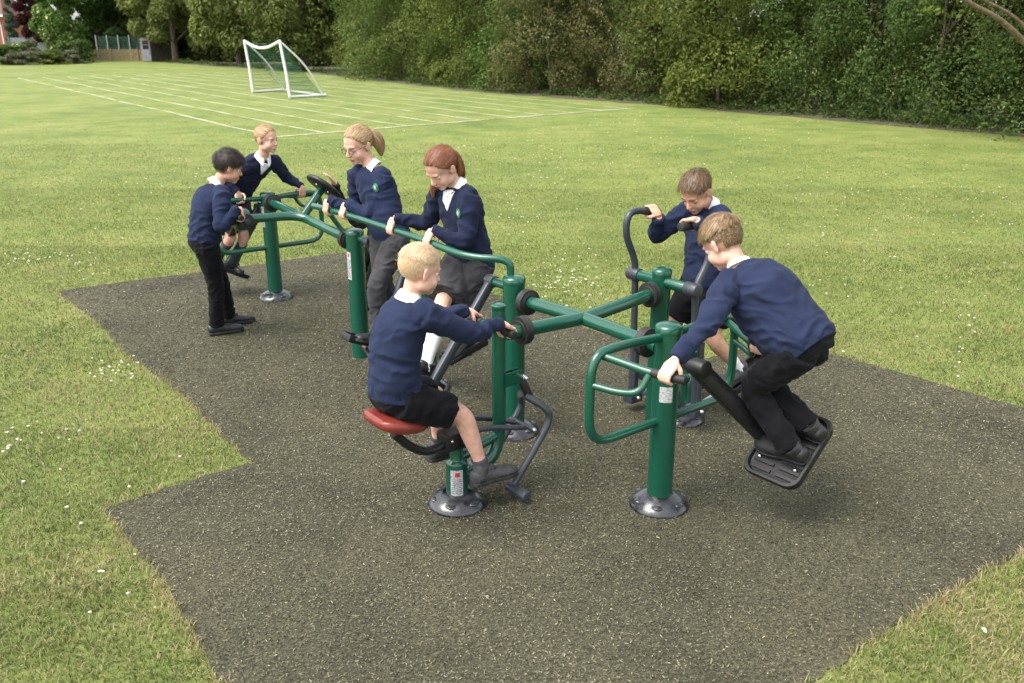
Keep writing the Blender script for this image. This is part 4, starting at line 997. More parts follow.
def hand_open(mb, wr, d, n, s, thumb=1):
    """open, slightly curled hand: d towards fingertips, n back of hand"""
    d = d.normalized(); n = (n - d * n.dot(d)).normalized(); u = d.cross(n)
    mb.loft([(wr, u * .02 * s, n * .015 * s), (wr + d * .03 * s, u * .030 * s, n * .015 * s), (wr + d * .065 * s, u * .036 * s, n * .012 * s), (wr + d * .078 * s, u * .032 * s, n * .009 * s)], 14)
    for i, L in enumerate((.058, .066, .062, .048)):
        o = (i - 1.5) * .018 * s; b = wr + d * .068 * s + u * o; dd = (d + u * o * 6).normalized()
        mb.tube([b, b + dd * L * .45 * s - n * .003, b + dd * L * .75 * s - n * .010, b + dd * L * s - n * .022], [.0088 * s, .0085 * s, .0078 * s, .006 * s], 8)
    mb.tube([wr + u * thumb * .012 * s + d * .01, wr + u * thumb * .042 * s + d * .032 * s, wr + u * thumb * .06 * s + d * .055 * s, wr + u * thumb * .066 * s + d * .078 * s], [.013 * s, .011 * s, .0095 * s, .007 * s], 8)

def head_frame(fwd, up):
    f = Vector(fwd).normalized(); z = Vector(up); z = (z - f * z.dot(f)).normalized(); x = f.cross(z)
    return Matrix((x, f, z)).transposed()           # columns: right, forward, up
def add_head(mb, c, M, s):
    e = lambda x, y, z, rx, ry, rz, R=None: mb.ball(c + M @ (V(x, y, z) * s), rx * s, ry * s, rz * s, (M @ R) if R else M, 16, 11)
    e(0, -.014, .026, .0705, .089, .081); e(0, .010, .030, .064, .070, .068)
    e(0, .024, -.028, .055, .060, .070); e(0, .030, -.060, .044, .046, .042)
    e(0, .055, -.086, .024, .022, .018); e(.030, .040, -.042, .031, .031, .032); e(-.030, .040, -.042, .031, .031, .032); e(0, .050, -.060, .034, .030, .036)
    e(0, .066, .013, .048, .017, .020); e(0, .079, -.062, .021, .009, .0125)
    for q in (-1, 1):
        e(q * .042, .006, -.060, .018, .036, .026)
        R = Matrix.Rotation(q * .35, 3, 'Z') @ Matrix.Rotation(-.2, 3, 'X'); e(q * .0735, -.012, -.010, .0065, .018, .029, R); e(q * .077, -.018, .002, .006, .014, .018, R)
        e(q * .008, .090, -.034, .007, .007, .006)
    mb.tube([c + M @ (V(0, .076, .006) * s), c + M @ (V(0, .084, -.014) * s), c + M @ (V(0, .092, -.029) * s)], [.0085 * s, .0095 * s, .0105 * s], 10)
    e(0, .0925, -.032, .0115, .0105, .0095)
def face_after(me, c, M, s, lips=1):
    Mi = M.transposed()
    bm = bmesh.new(); bm.from_mesh(me); hv = []
    for v in bm.verts:
        p = Mi @ (v.co - c) / s
        if p.length < .14 and p.z > -.10 and abs(p.x) < .0665 and not (p.y > .083 and p.z < -.01 and p.z > -.05): hv.append(v)
    for _ in range(7): bmesh.ops.smooth_vert(bm, verts=hv, factor=.5, use_axis_x=True, use_axis_y=True, use_axis_z=True)
    bm.to_mesh(me); bm.free()
    for v in me.vertices:
        p = Mi @ (v.co - c) / s
        if abs(p.x) < .09 and p.y > .03 and -.13 < p.z < .06:
            d = 0
            for q in (-1, 1):
                r2 = ((p.x - q * .030) / .016) ** 2 + ((p.z + .004) / .011) ** 2; d += .0065 * math.exp(-r2)
            r2 = (p.x / .02) ** 2 + ((p.z + .0625) / .0022) ** 2; d += .0016 * math.exp(-r2)
            r2 = (p.x / .02) ** 2 + ((p.z + .077) / .004) ** 2; d += .0008 * math.exp(-r2)
            v.co -= M @ V(0, 1, 0) * d * s
    for f in me.polygons:
        p = Mi @ (f.center - c) / s
        if p.y > .066 and (p.x / .021) ** 2 + ((p.z + .063) / .0085) ** 2 < 1: f.material_index = 1
def eyes(mb, c, M, s, look_down=.3, specs=False, smile=False):
    """appended after the remesh: same body mesh, finer pieces"""
    X, Y, Z = M.col[0], M.col[1], M.col[2]; P = lambda x, y, z: c + (X * x + Y * y + Z * z) * s
    for q in (-1, 1):
        mb.mi = 2; mb.ball(P(q * .030, .0598, -.004), .0125 * s, seg=12, rings=8)
        mb.mi = 3; d = (Y + Z * -look_down + X * q * .05).normalized(); mb.ball(P(q * .030, .0598, -.004) + d * .0085 * s, .0058 * s, seg=10, rings=6)
        mb.mi = 0; Rr = Matrix.Rotation(-.35 - look_down * .9, 3, 'X')
        # upper lid: half shell
        vs = []; fs = []
        for i in range(5):
            for k in range(9):
                t = (PI * k / 8); ph = D2(4 + 22 * i) - look_down * .9
                vs.append(P(q * .030, .0598, -.004) + (X * math.cos(t) * math.cos(ph * .0) + (Y * math.cos(ph) + Z * math.sin(ph)) * math.sin(t)) * .0137 * s)
        for i in range(4):
            for k in range(8): a = i * 9 + k; fs.append([a, a + 1, a + 10, a + 9])
        mb.add(vs, fs)
        mb.mi = 4
        ph = D2(2) - look_down * .9; pts = [P(q * .030, .0598, -.004) + (X * math.cos(PI * k / 8) + (Y * math.cos(ph) + Z * math.sin(ph)) * math.sin(PI * k / 8)) * .0142 * s for k in range(1, 8)]
        mb.tube(pts, .0017 * s, 5)
        mb.tube([P(q * .012, .083, .012), P(q * .024, .0835, .0185), P(q * .036, .0775, .0175), P(q * .046, .067, .012)], [.0014 * s, .0021 * s, .0018 * s, .0008 * s], 6)
    mb.mi = 3
    if specs:
        for q in (-1, 1): mb.tube([P(q * .031 + .019 * math.cos(2 * PI * k / 16), .090 - abs(.019 * math.cos(2 * PI * k / 16)) * .12, -.006 + .015 * math.sin(2 * PI * k / 16)) for k in range(17)], .0018 * s, 5)
        for q in (-1, 1): mb.tube([P(q * .050, .087, -.003), P(q * .072, .03, .0), P(q * .076, -.01, .0)], .0011 * s, 5)
        mb.tube([P(-.012, .091, -.004), P(0, .093, -.001), P(.012, .091, -.004)], .0011 * s, 5)
    mb.mi = 1
    if smile:
        mb.mi = 2; mb.tube([P(-.016, .0855, -.061), P(0, .0895, -.065), P(.016, .0855, -.061)], [.001 * s, .003 * s, .001 * s], 6)

HEADPROF = lambda d: 1.0
def skull_r(d):
    """outer radius of the hairless skull in local direction d (unit), metres at s=1"""
    best = 0
    for cy, cz, rx, ry, rz in ((-.014, .026, .0705, .089, .081), (.010, .030, .064, .070, .068), (.0, -.02, .060, .066, .062)):
        # ray from (0,-.005,.02)
        o = Vector((0, -.005 - cy, .02 - cz)); a = (d.x / rx) ** 2 + (d.y / ry) ** 2 + (d.z / rz) ** 2; b = 2 * (o.y * d.y / ry ** 2 + o.z * d.z / rz ** 2); cc = (o.y / ry) ** 2 + (o.z / rz) ** 2 - 1
        D_ = b * b - 4 * a * cc
        if D_ > 0: best = max(best, (-b + math.sqrt(D_)) / (2 * a))
    return best
def hair_ok(d, style):
    """is direction d (local) covered in hair"""
    f = math.atan2(d.x, d.y)             # 0 front
    el = math.degrees(math.asin(max(-1, min(1, d.z))))
    a = abs(math.degrees(f))
    if style == 'long': lim = 33 if a < 35 else (33 - (a - 35) * .9 if a < 75 else (-2 - (a - 75) * 1.6 if a < 100 else -48))
    else: lim = 40 if a < 35 else (40 - (a - 35) * .85 if a < 72 else (8 - (a - 72) * .4 if a < 88 else (2 if a < 104 else (-20 if a < 125 else -42))))
    return el > lim
def make_hair(parent, c, M, s, mat, style='short', seed=1, lift=.012, n=5200, tail=None, length=.035, messy=.25, fringe=0, tie_local=None, width=.0011, crop=0, fat=1.15, lock=None, cvar=.7):
    R = random.Random(seed); vs = []; fs = []; rnd = []
    O = V(0, -.005, .02)
    def world(p): return c + M @ (p * s)
    # under-cap
    base = len(vs); rows, colsn = 22, 44; idx = {}
    for i in range(rows + 1):
        for k in range(colsn):
            t = PI * i / rows; ph = 2 * PI * k / colsn; d = V(math.sin(t) * math.sin(ph), math.sin(t) * math.cos(ph), math.cos(t))
            th = (lift * .35) * (1 if not crop or d.z > .35 else .5)
            r = skull_r(d) + (th if hair_ok(d, style) else -.006)
            r *= 1 + .006 * noise.noise(d * 6 + V(seed, 0, 0)); vs.append(world(O + d * r)); idx[i, k] = len(vs) - 1; rnd.append(.1)
    for i in range(rows):
        for k in range(colsn):
            q = [idx[i, k], idx[i, (k + 1) % colsn], idx[i + 1, (k + 1) % colsn], idx[i + 1, k]]
            t = PI * (i + .5) / rows; ph = 2 * PI * (k + .5) / colsn; d = V(math.sin(t) * math.sin(ph), math.sin(t) * math.cos(ph), math.cos(t))
            if hair_ok(d, style) or hair_ok((d + V(0, 0, .07)).normalized(), style): fs.append(q)
    def ribbon(pts, w, rv, wn):
        b = len(vs); m = len(pts)
        for i, p in enumerate(pts):
            ww = w * (1 - .75 * i / (m - 1)) * (.3 if i == 0 else 1); vs.append(p + wn * ww); vs.append(p - wn * ww); rnd.extend((rv, rv))
        for i in range(m - 1): fs.append([b + 2 * i, b + 2 * i + 1, b + 2 * i + 3, b + 2 * i + 2])
    for _ in range(int(n * .02)):
        d = V(R.gauss(0, 1), R.gauss(-.3, 1), abs(R.gauss(.3, 1))).normalized()
        if not hair_ok(d, style): continue
        tg = V(R.gauss(0, 1), R.gauss(-.5, 1), R.gauss(0, .6)); tg -= d * tg.dot(d); tg.normalize(); p0 = O + d * (skull_r(d) + lift * .8)
        ribbon([world(p0), world(p0 + tg * .012 + d * .004), world(p0 + tg * .026 + d * .006)], .0006 * s, .7, M @ d.cross(tg))
    crown_p = V(.012, -.06, .085)
    tie = tie_local or V(0, -.098, .045)
    cnt = 0
    while cnt < n:
        d = V(R.gauss(0, 1), R.gauss(0, 1), R.gauss(.25, 1)).normalized()
        if not hair_ok(d, style): continue
        cnt += 1
        rv = min(1, max(0, .5 + noise.noise(d * 11 + V(seed, 3, 1)) * cvar + R.gauss(0, .3 * cvar + .02)))
        if style == 'long':
            pts = []; dd = d.copy(); td = (tie - O).normalized(); K = 6
            ang = dd.angle(td); step = min(.9, .95 * ang / K if ang > .01 else .01)
            for i in range(K):
                f = min(1, i * .16 / max(ang, .16)); q = dd.slerp(td, f); r = skull_r(q) + lift * (.75 + .25 * f) * (1 + .35 * noise.noise(dd.cross(td) * 14)) + R.uniform(-.001, .0022) * (1 + i * .2); pts.append(world(O + q * r))
            wn = (pts[-1] - pts[0]).cross(M @ d)
            if wn.length < 1e-6: continue
            ribbon(pts, width * s, rv, wn.normalized())
        else:
            p0 = O + d * (skull_r(d) + lift * .2); flow = (d - crown_p.normalized() * d.dot(crown_p.normalized()))
            flow = (p0 - crown_p); flow -= d * flow.dot(d)
            if flow.length < .004: flow = V(R.gauss(0, 1), R.gauss(0, 1), 0)
            flow.normalize(); flow += V(0, fringe if d.z > .3 else 0, -.25); flow += noise.noise_vector(d * 5 + V(seed, 0, 2)) * (messy * 1.6); flow += V(R.gauss(0, messy), R.gauss(0, messy), R.gauss(0, messy)) * .7; flow -= d * flow.dot(d); flow.normalize()
            top = max(0, min(1, (d.z + .1) * 1.6)); Ls = length * (.45 + .65 * top) * R.uniform(.6, 1.25)
            if crop: Ls *= (.35 if d.z < .35 else 1)
            K = 4; pts = []; p = p0.copy(); up = lift * (.7 + .6 * top) * (1 + (2.0 * messy) * noise.noise(d * 9 + V(0, seed, 0))) * (1 if not crop or d.z > .35 else .4)
            for i in range(K):
                f = i / (K - 1); q = p0 + flow * Ls * f; dd = (q - O).normalized(); r = skull_r(dd) + up * math.sin(min(1, f * 1.25 + .25) * PI * .55) + R.uniform(0, .002) + messy * .012 * f * R.random() * top
                pts.append(world(O + dd * r))
            wn = (pts[-1] - pts[0]).cross(M @ d)
            if wn.length < 1e-6: continue
            ribbon(pts, width * s, rv, wn.normalized())
    if tail:
        bk = -(M @ V(0, 1, 0)); bk.z = 0; bk.normalize(); rt = M @ V(1, 0, 0); T0 = world(tie)
        sp = spline([T0] + [T0 + bk * t[0] * s - V(0, 0, t[1]) * s + rt * t[2] * s for t in tail], 7)
        rad = lerp_list([r * fat for r in (.014, .024, .029, .028, .02, .006)], len(sp))
        mbb = MB(); mbb.tube(sp, [r * .85 * s for r in rad], 12); b = len(vs); vs += mbb.v; fs += [[b + i for i in f] for f in mbb.f]; rnd += [.35] * len(mbb.v)
        for k in range(700):
            t = R.uniform(0, 2 * PI); rr_ = R.uniform(.8, 1.12); pts = []; off0 = R.uniform(-.15, .15); rv = min(1, max(0, .55 + R.gauss(0, .25)))
            i0 = R.randint(0, len(sp) // 2); i1 = min(len(sp) - 1, i0 + R.randint(8, 18))
            for i in range(i0, i1 + 1, 2):
                dd = (sp[min(i + 1, len(sp) - 1)] - sp[max(i - 1, 0)]).normalized(); u = dd.cross(V(0, 0, 1)); u = u.normalized() if u.length > 1e-4 else V(1, 0, 0); w2 = dd.cross(u)
                tt = t + off0 * i * .3; pts.append(sp[i] + (u * math.cos(tt) + w2 * math.sin(tt)) * rad[i] * s * rr_)
            if len(pts) > 2: ribbon(pts, width * 1.1 * s, rv, ((pts[-1] - pts[0]).cross(pts[0] - sp[i0])).normalized())
        tb = MB(); dd = (sp[2] - sp[0]).normalized(); tb.lathe([(.010 * s, -.008), (.0165 * s, -.007), (.0175 * s, 0), (.0165 * s, .007), (.010 * s, .008)], sp[1], dd, 14); 
    if lock:
        T0 = world(Vector(lock[0])); rt = M @ V(1, 0, 0); fw = M @ V(0, 1, 0); fw.z = 0; fw.normalize()
        sp = spline([T0] + [T0 + rt * t[0] * s + fw * t[1] * s - V(0, 0, t[2]) * s for t in lock[1:]], 6); rad = lerp_list([.012, .017, .016, .011, .004], len(sp))
        for k in range(260):
            t = R.uniform(0, 2 * PI); q = R.uniform(.2, 1.1); pts = []
            i0 = R.randint(0, len(sp) // 2)
            for i in range(i0, min(len(sp), i0 + 16), 2):
                dd = (sp[min(i + 1, len(sp) - 1)] - sp[max(i - 1, 0)]).normalized(); u = dd.cross(rt).normalized(); w2 = dd.cross(u); pts.append(sp[i] + (u * math.cos(t) + w2 * math.sin(t)) * rad[i] * s * q)
            if len(pts) > 2: ribbon(pts, width * 1.6 * s, min(1, max(0, .5 + R.gauss(0, .25))), (pts[-1] - pts[0]).cross(V(0, 1, 0)).normalized())
    me = bpy.data.meshes.new('hair'); me.from_pydata([tuple(v) for v in vs], [], fs); me.update(); set_attr(me, 'rnd', rnd)
    h = link_mesh('hair', me, mat, parent)
    if tail: tb.build('hair_tie', M_shirt if tail_white.get(seed) else M_blackc, h)
    return h
tail_white = {}

def shoe(parent, ank, toe, up, s, mat=None, strap=False, mark=None):
    """ank: ankle joint; toe: horizontal-ish heading; up: normal of the tread"""
    mat = mat or M_shoe
    up = Vector(up).normalized(); t = Vector(toe); t = (t - up * t.dot(up)).normalized(); x = t.cross(up)
    b = ank - up * .068 * s
    s = s * 1.1
    P = lambda y, z: b + t * y * s + up * z * s
    mb = MB(); st = []
    for y, w, zc, h in [(-.062, .018, .035, .022), (-.056, .029, .035, .034), (-.035, .035, .037, .037), (0, .036, .037, .040), (.04, .036, .034, .034), (.075, .040, .029, .027), (.11, .043, .026, .023), (.145, .040, .024, .020), (.170, .031, .022, .017), (.184, .015, .020, .010)]:
        st.append((P(y, zc), x * w * s, up * h * s))
    vs = []; fs = []; seg = 20
    for c, u, v_ in st:
        for k in range(seg):
            a = 2 * PI * k / seg; sn = math.sin(a); vs.append(c + u * math.copysign(abs(math.cos(a)) ** .75, math.cos(a)) + v_ * (sn if sn > 0 else max(sn, -.75)))
    for i in range(len(st) - 1):
        for k in range(seg): a = i * seg + k; c_ = i * seg + (k + 1) % seg; fs.append([a, c_, c_ + seg, a + seg])
    fs.append(list(range(seg))[::-1]); fs.append([(len(st) - 1) * seg + k for k in range(seg)]); mb.add(vs, fs)
    if not strap:
        mb.tube([P(-.014, .05), P(-.012, .086), P(-.011, .088)], [.037 * s, .0375 * s, .033 * s], 16)
        mb.ball(P(.028, .066), .026 * s, .036 * s, .018 * s, Matrix((x, t, up)).transposed())
        for k in range(5):    # laces
            y = .030 + k * .016; zz = .073 - k * .0065; mb.tube([P(y, zz - .008) + x * .022 * s, P(y, zz) + x * .01 * s, P(y, zz) - x * .01 * s, P(y, zz - .008) - x * .022 * s], .0036 * s, 6)
    o = mb.build('shoe', mat, parent)
    mb = MB()
    vs = []; fs = []
    out = [(-.064, .016), (-.055, .032), (-.03, .038), (0, .038), (.04, .037), (.08, .043), (.115, .047), (.15, .043), (.176, .031), (.190, .012)]
    ring = [(y, w) for y, w in out] + [(y, -w) for y, w in out[::-1]]
    for z in (0, .016):
        for y, w in ring: vs.append(b + t * y * s + x * w * s + up * z * s)
    m = len(ring)
    for k in range(m): fs.append([k, (k + 1) % m, (k + 1) % m + m, k + m])
    fs.append(list(range(m))[::-1]); fs.append([m + k for k in range(m)]); mb.add(vs, fs)
    mb.build('sole', M_sole, o, bevel=.002)
    return o

def person(label, s, pel, nk, R_, hd, hf, hu, hands, feet, group='pupils using the outdoor gym', skin=None, top=None, top_len=.06, bottom='trousers', bmat=None, sock=None, sockh=.12, shoe_mat=None, strap=False, hair=None, look=.45, specs=False, smile=False,
           vneck=False, badge=False, tie=None, collar=1.0, legk=1.0, bend=0.0, hipR=None, seedn=1, brow=None, belly=0, top_name='sweatshirt', top_fat=1.0):
    skin = skin or M_skin; top = top or M_navy; bmat = bmat or M_blackc
    root_loc = V(pel.x, pel.y, min(feet['L']['ank'].z, feet['R']['ank'].z) - .068 * s)
    R_ = Vector(R_).normalized(); hipR = Vector(hipR).normalized() if hipR else R_
    spine = (nk - pel); up = spine.normalized(); fwd = up.cross(R_).normalized() * 1.0
    fwd = (R_.cross(up)) * -1.0
    # make sure fwd points forwards: right x up = -forward in a right handed frame -> up x right = forward
    fwd = up.cross(R_).normalized()
    back = -fwd
    mid = pel + spine * .52 + back * bend * s
    sp = spline([pel, mid, nk], 8)
    sh = {q: nk + R_ * (k * .118 * s) - up * .042 * s + fwd * .012 * s for q, k in (('R', 1), ('L', -1))}
    hp = {q: pel + hipR * (k * .068 * s) - up * .03 * s for q, k in (('R', 1), ('L', -1))}
    # reach forward: shoulders follow the arms a little
    for q in 'LR':
        tgt = hands[q]['c']; dvec = (tgt - sh[q]).normalized(); sh[q] = sh[q] + dvec * .022 * s
    # ---------- body (skin) -------------------------------------------------
    mb = MB()
    st = []
    for i, p in enumerate(sp):
        f = i / (len(sp) - 1); w = lerp_list([.095, .085, .095, .10, .055], 21)[int(f * 20)]; d = lerp_list([.068, .06, .07, .07, .05], 21)[int(f * 20)]
        st.append((p, R_ * w * s, fwd * d * s))
    mb.loft(st, 16)
    M = head_frame(hf, hu); hc = hd
    nb = hc + M @ (V(0, -.022, -.055) * s)
    mb.tube([nk - up * .06 * s, nk, nk.lerp(nb, .5), nb], [.052 * s, .050 * s, .044 * s, .045 * s], 16)
    S_h = s * 1.09
    add_head(mb, hc, M, S_h)
    wr = {}; el = {}
    for q in 'LR':
        h = hands[q]; th = h.get('thumb', 1)
        if h.get('open'):
            wr[q] = h['c']; hand_open(mb, h['c'], h['w'], h['n'], s, th)
        else:
            w = h.get('w') or (h['c'] - sh[q]); wr[q] = hand_grip(mb, h['c'], h['u'], h['n'], w, s, h.get('br', .0215), th)
        el[q] = ik(sh[q], wr[q], .255 * s, .215 * s, h['hint'])
        limb(mb, sh[q], el[q], wr[q], [.042 * s, .037 * s, .030 * s, .029 * s, .024 * s, .0195 * s], 12)
    kn = {}
    for q in 'LR':
        f = feet[q]; kn[q] = ik(hp[q], f['ank'], .345 * s * legk, .335 * s * legk, f['hint'])
        limb(mb, hp[q], kn[q], f['ank'], [.060 * s, .066 * s, .058 * s, .050 * s, .050 * s, .045 * s, .034 * s, .031 * s], 14)
        t = Vector(f['toe']).normalized(); mb.tube([f['ank'] - V(0, 0, .01), f['ank'] - Vector(f.get('up', (0, 0, 1))) * .04 * s + t * .04 * s, f['ank'] - Vector(f.get('up', (0, 0, 1))) * .05 * s + t * .12 * s], [.03 * s, .028 * s, .018 * s], 10)
    body = remesh(mb, .0042, 4, 'person', .45)
    face_after(body, hc, M, S_h)
    eb = MB(); eyes(eb, hc, M, S_h, look, specs, smile); em = eb.mesh('e')
    bm = bmesh.new(); bm.from_mesh(body); bm.from_mesh(em); bm.to_mesh(body); bm.free(); bpy.data.meshes.remove(em)
    root = bpy.data.objects.new('person', body); COL.objects.link(root); root.location = root_loc
    ix = [p.material_index for p in body.polygons]; body.materials.clear()
    for m_ in (skin, M_lip, M_eyew, M_iris, brow or M_brow_l): body.materials.append(m_)
    body.polygons.foreach_set('material_index', ix)
    body.polygons.foreach_set('use_smooth', [True] * len(body.polygons)); body.transform(Matrix.Translation(-root_loc))
    tag(root, label, 'person', group)
    # ---------- bottoms ------------------------------------------------------
    mb = MB(); ft = 1.0
    hipst = [(pel + up * .05 * s, hipR * .114 * s, fwd * .092 * s), (pel, hipR * .129 * s, fwd * .104 * s), (pel - up * .05 * s, hipR * .134 * s, fwd * .105 * s), (pel - up * .085 * s, hipR * .10 * s, fwd * .08 * s)]
    mb.loft(hipst, 18)
    for q in 'LR':
        A_, K_, B_ = hp[q], kn[q], feet[q]['ank']
        if bottom == 'trousers':
            limb(mb, A_, K_, B_ + (K_ - B_).normalized() * .0 * s, [.088 * s, .084 * s, .074 * s, .064 * s, .060 * s, .056 * s, .052 * s, .054 * s, .052 * s], 16)
        else:
            e_ = A_.lerp(K_, {'shorts': .78, 'skirt': .80}[bottom]); rr0 = [.09, .092, .086, .084] if bottom == 'shorts' else [.098, .108, .116, .122]
            mb.tube([A_, A_.lerp(e_, .33), A_.lerp(e_, .66), e_], [r * s for r in rr0], 20)
    bt = remesh(mb, .006, 5, bottom); wrinkle(bt, .0095 * s, 11, seedn)
    if bottom != 'trousers':    # a dark opening under the hem is left by cutting the cap in
        pass
    link_mesh({'trousers': 'trousers', 'shorts': 'shorts', 'skirt': 'skirt'}[bottom], bt, bmat, root)
    # ---------- socks and shoes ----------------------------------------------
    for q in 'LR':
        f = feet[q]; K_, B_ = kn[q], f['ank']
        if sock and bottom != 'trousers' or (sock and strap):
            mb = MB(); e_ = B_.lerp(K_, min(.9, sockh / (K_ - B_).length)); n_ = 8
            rr0 = lerp_list([.0345, .0345, .040, .048, .053], n_) if sockh > .2 else lerp_list([.0355, .0355, .038, .040], n_)
            st_ = [B_ - (K_ - B_).normalized() * .035 * s] + [B_.lerp(e_, k / (n_ - 1)) for k in range(n_)]; rs_ = [.030] + rr0
            mb.tube(st_, [r * s for r in rs_], 18); mb.tube([e_ - (K_ - B_).normalized() * .012, e_], [rr0[-1] * s + .0015] * 2, 18); mb.build('sock', sock, root)
        shoe(root, B_, f['toe'], f.get('up', (0, 0, 1)), s, shoe_mat, strap)
        if strap:
            pass
    # ---------- top ----------------------------------------------------------
    mb = MB(); F = top_fat
    hemp = pel - up * top_len * s
    st = [(hemp, hipR * .130 * s * F, fwd * .108 * s * F), (hemp + up * .03 * s, hipR * .139 * s * F, fwd * .116 * s * F), (pel + up * .03 * s, hipR * .142 * s * F, fwd * .118 * s * F)]
    m_ = len(sp)
    for i, p in enumerate(sp):
        f = i / (m_ - 1)
        if f < .14: continue
        w = np.interp(f, [.14, .4, .62, .8, .9, 1.0], [.139, .133, .142, .136, .108, .060]); d = np.interp(f, [.14, .4, .62, .8, .9, 1.0], [.114, .106, .108, .098, .076, .054])
        bb = belly * math.sin(PI * min(1, max(0, f / .85))) * s
        st.append((p + fwd * bb * .5, R_ * float(w) * s * F, fwd * (float(d) * s * F + bb * .5)))
    mb.loft(st, 24)
    for q in 'LR':
        S_ = sh[q] - (el[q] - sh[q]).normalized() * .02 * s
        w_ = wr[q] + (el[q] - wr[q]).normalized() * .012 * s
        fine = limb(mb, S_, el[q], w_, [.060 * s, .062 * s, .058 * s, .053 * s, .053 * s, .050 * s, .046 * s, .041 * s, .036 * s, .0315 * s, .031 * s], 16)
        mb.ball(sh[q] + (nk - sh[q]) * .15, .062 * s)
    tm = remesh(mb, .006, 6, top_name); wrinkle(tm, .0125 * s, 9.5, seedn + 5)
    bv = MB()
    to = link_mesh(top_name, tm, top, root)
    bvh = BVHTree.FromObject(to, bpy.context.evaluated_depsgraph_get()); off = root_loc
    # ribbed hem and cuffs
    mb = MB()
    hr = [(hemp - up * .004 * s, hipR * .1295 * s * F, fwd * .1075 * s * F), (hemp + up * .03 * s, hipR * .137 * s * F, fwd * .115 * s * F)]
    mb.loft([(hemp - up * .012 * s, hipR * .126 * s * F, fwd * .104 * s * F), (hemp - up * .010 * s, hipR * .131 * s * F, fwd * .109 * s * F), (hemp + up * .022 * s, hipR * .137 * s * F, fwd * .115 * s * F), (hemp + up * .026 * s, hipR * .130 * s * F, fwd * .108 * s * F)], 40)
    mb.build('hem_rib', top, to)
    for q in 'LR':
        d_ = (el[q] - wr[q]).normalized(); mb = MB(); mb.tube([wr[q] + d_ * .004 * s, wr[q] + d_ * .006 * s, wr[q] + d_ * .038 * s, wr[q] + d_ * .040 * s], [.027 * s, .031 * s, .0345 * s, .031 * s], 18); mb.build('cuff', top, to)
    # decals laid on the cloth by ray casting
    def patch(name, outline, cc, nd, ud, mat, lift_=.004, par=to):
        """outline in metres (x right of wearer's view, y up) around cc, projected along -nd"""
        nd = nd.normalized(); ud = (ud - nd * ud.dot(nd)).normalized(); xd = nd.cross(ud)
        bm = bmesh.new(); vs = [bm.verts.new((x, y, 0)) for x, y in outline]; bm.faces.new(vs); bmesh.ops.triangulate(bm, faces=bm.faces); bmesh.ops.subdivide_edges(bm, edges=bm.edges, cuts=3, use_grid_fill=True)
        for v_ in bm.verts:
            o_ = cc - off + xd * v_.co.x + ud * v_.co.y + nd * .3; h_ = bvh.ray_cast(o_, -nd, .6)
            v_.co = (h_[0] if h_[0] else o_ - nd * .3) + nd * lift_ + off
        me_ = bpy.data.meshes.new(name); bm.to_mesh(me_); bm.free(); ob = link_mesh(name, me_, mat, par)
        md = ob.modifiers.new('t', 'SOLIDIFY'); md.thickness = .002; return ob
    chest = nk - up * .10 * s
    if vneck:
        patch('shirt_front', [(-.046 * s, .055 * s), (.046 * s, .055 * s), (.030 * s, 0), (0, -.062 * s), (-.030 * s, 0)], nk - up * .055 * s, fwd, up, M_shirt, .003, root)
    if tie: patch('tie', [(-.012 * s, .03 * s), (.012 * s, .03 * s), (.013 * s, -.01 * s), (0, -.055 * s), (-.013 * s, -.01 * s)], nk - up * .055 * s, fwd, up, tie, .007, root)
    if badge:
        bc = chest - up * .015 * s - R_ * .062 * s; rr_ = .021 * s
        patch('badge', [(rr_ * 1.0 * math.cos(t), rr_ * 1.3 * math.sin(t)) for t in [2 * PI * k / 18 for k in range(18)]], bc, (fwd - R_ * .25), up, surf('badge_green_%d' % seedn, (.02, .10, .055), (.04, .15, .085), scale=90, rough=.8), .004)
        patch('badge_mark', [(-.003, -.016), (.004, -.016), (.010, .000), (.004, .017), (-.006, .006)], bc, (fwd - R_ * .25), up, surf('badge_pale_%d' % seedn, (.35, .48, .36), rough=.8), .007)
    # collar: folded shirt collar round the neck
    na = (nb - nk).normalized(); X = (R_ - na * R_.dot(na)).normalized(); Yf = na.cross(X); Yf = Yf if Yf.dot(fwd) > 0 else -Yf
    mb = MB(); n_ = 34; vs = []; fs = []
    for i in range(n_ + 1):
        t = D2(14) + (2 * PI - D2(28)) * i / n_                     # 0 = front
        frontness = max(0, math.cos(t)); dr = X * math.sin(t) + Yf * math.cos(t)
        z0 = .034 - .030 * frontness; pt_ = max(0, 1 - abs(min(t, 2 * PI - t) - D2(14)) / D2(38))
        rows_ = [(.047, z0 - .012), (.049, z0 + .004), (.052, z0 + .010), (.057, z0 + .004), (.057 + (.012 + .008 * pt_) * collar, z0 + .004 - (.026 + .012 * pt_) * collar), (.057 + (.016 + .016 * pt_) * collar, z0 + .004 - (.034 + .024 * pt_) * collar), (.057 + .012 * collar, z0 + .004 - (.030 + .018 * pt_) * collar)]
        for r_, z_ in rows_: vs.append(nk + na * z_ * s + dr * r_ * s + fwd * .0)
    m7 = 7
    for i in range(n_):
        for k in range(m7 - 1): a = i * m7 + k; fs.append([a, a + 1, a + m7 + 1, a + m7])
    mb.add(vs, fs); co_ = mb.build('shirt_collar', M_shirt, root); md = co_.modifiers.new('t', 'SOLIDIFY'); md.thickness = .0025; md.offset = 0
    if hair: make_hair(root, hc, M, S_h, **hair)
    return dict(root=root, el=el, kn=kn, wr=wr, sh=sh, hp=hp)
UP = V(0, 0, 1); LEFTV = lambda f: UP.cross(f)
def facing(a, b): return (AX * a + BX * b).normalized()
def right_of(f): return Vector(f).cross(UP).normalized()
people = {}

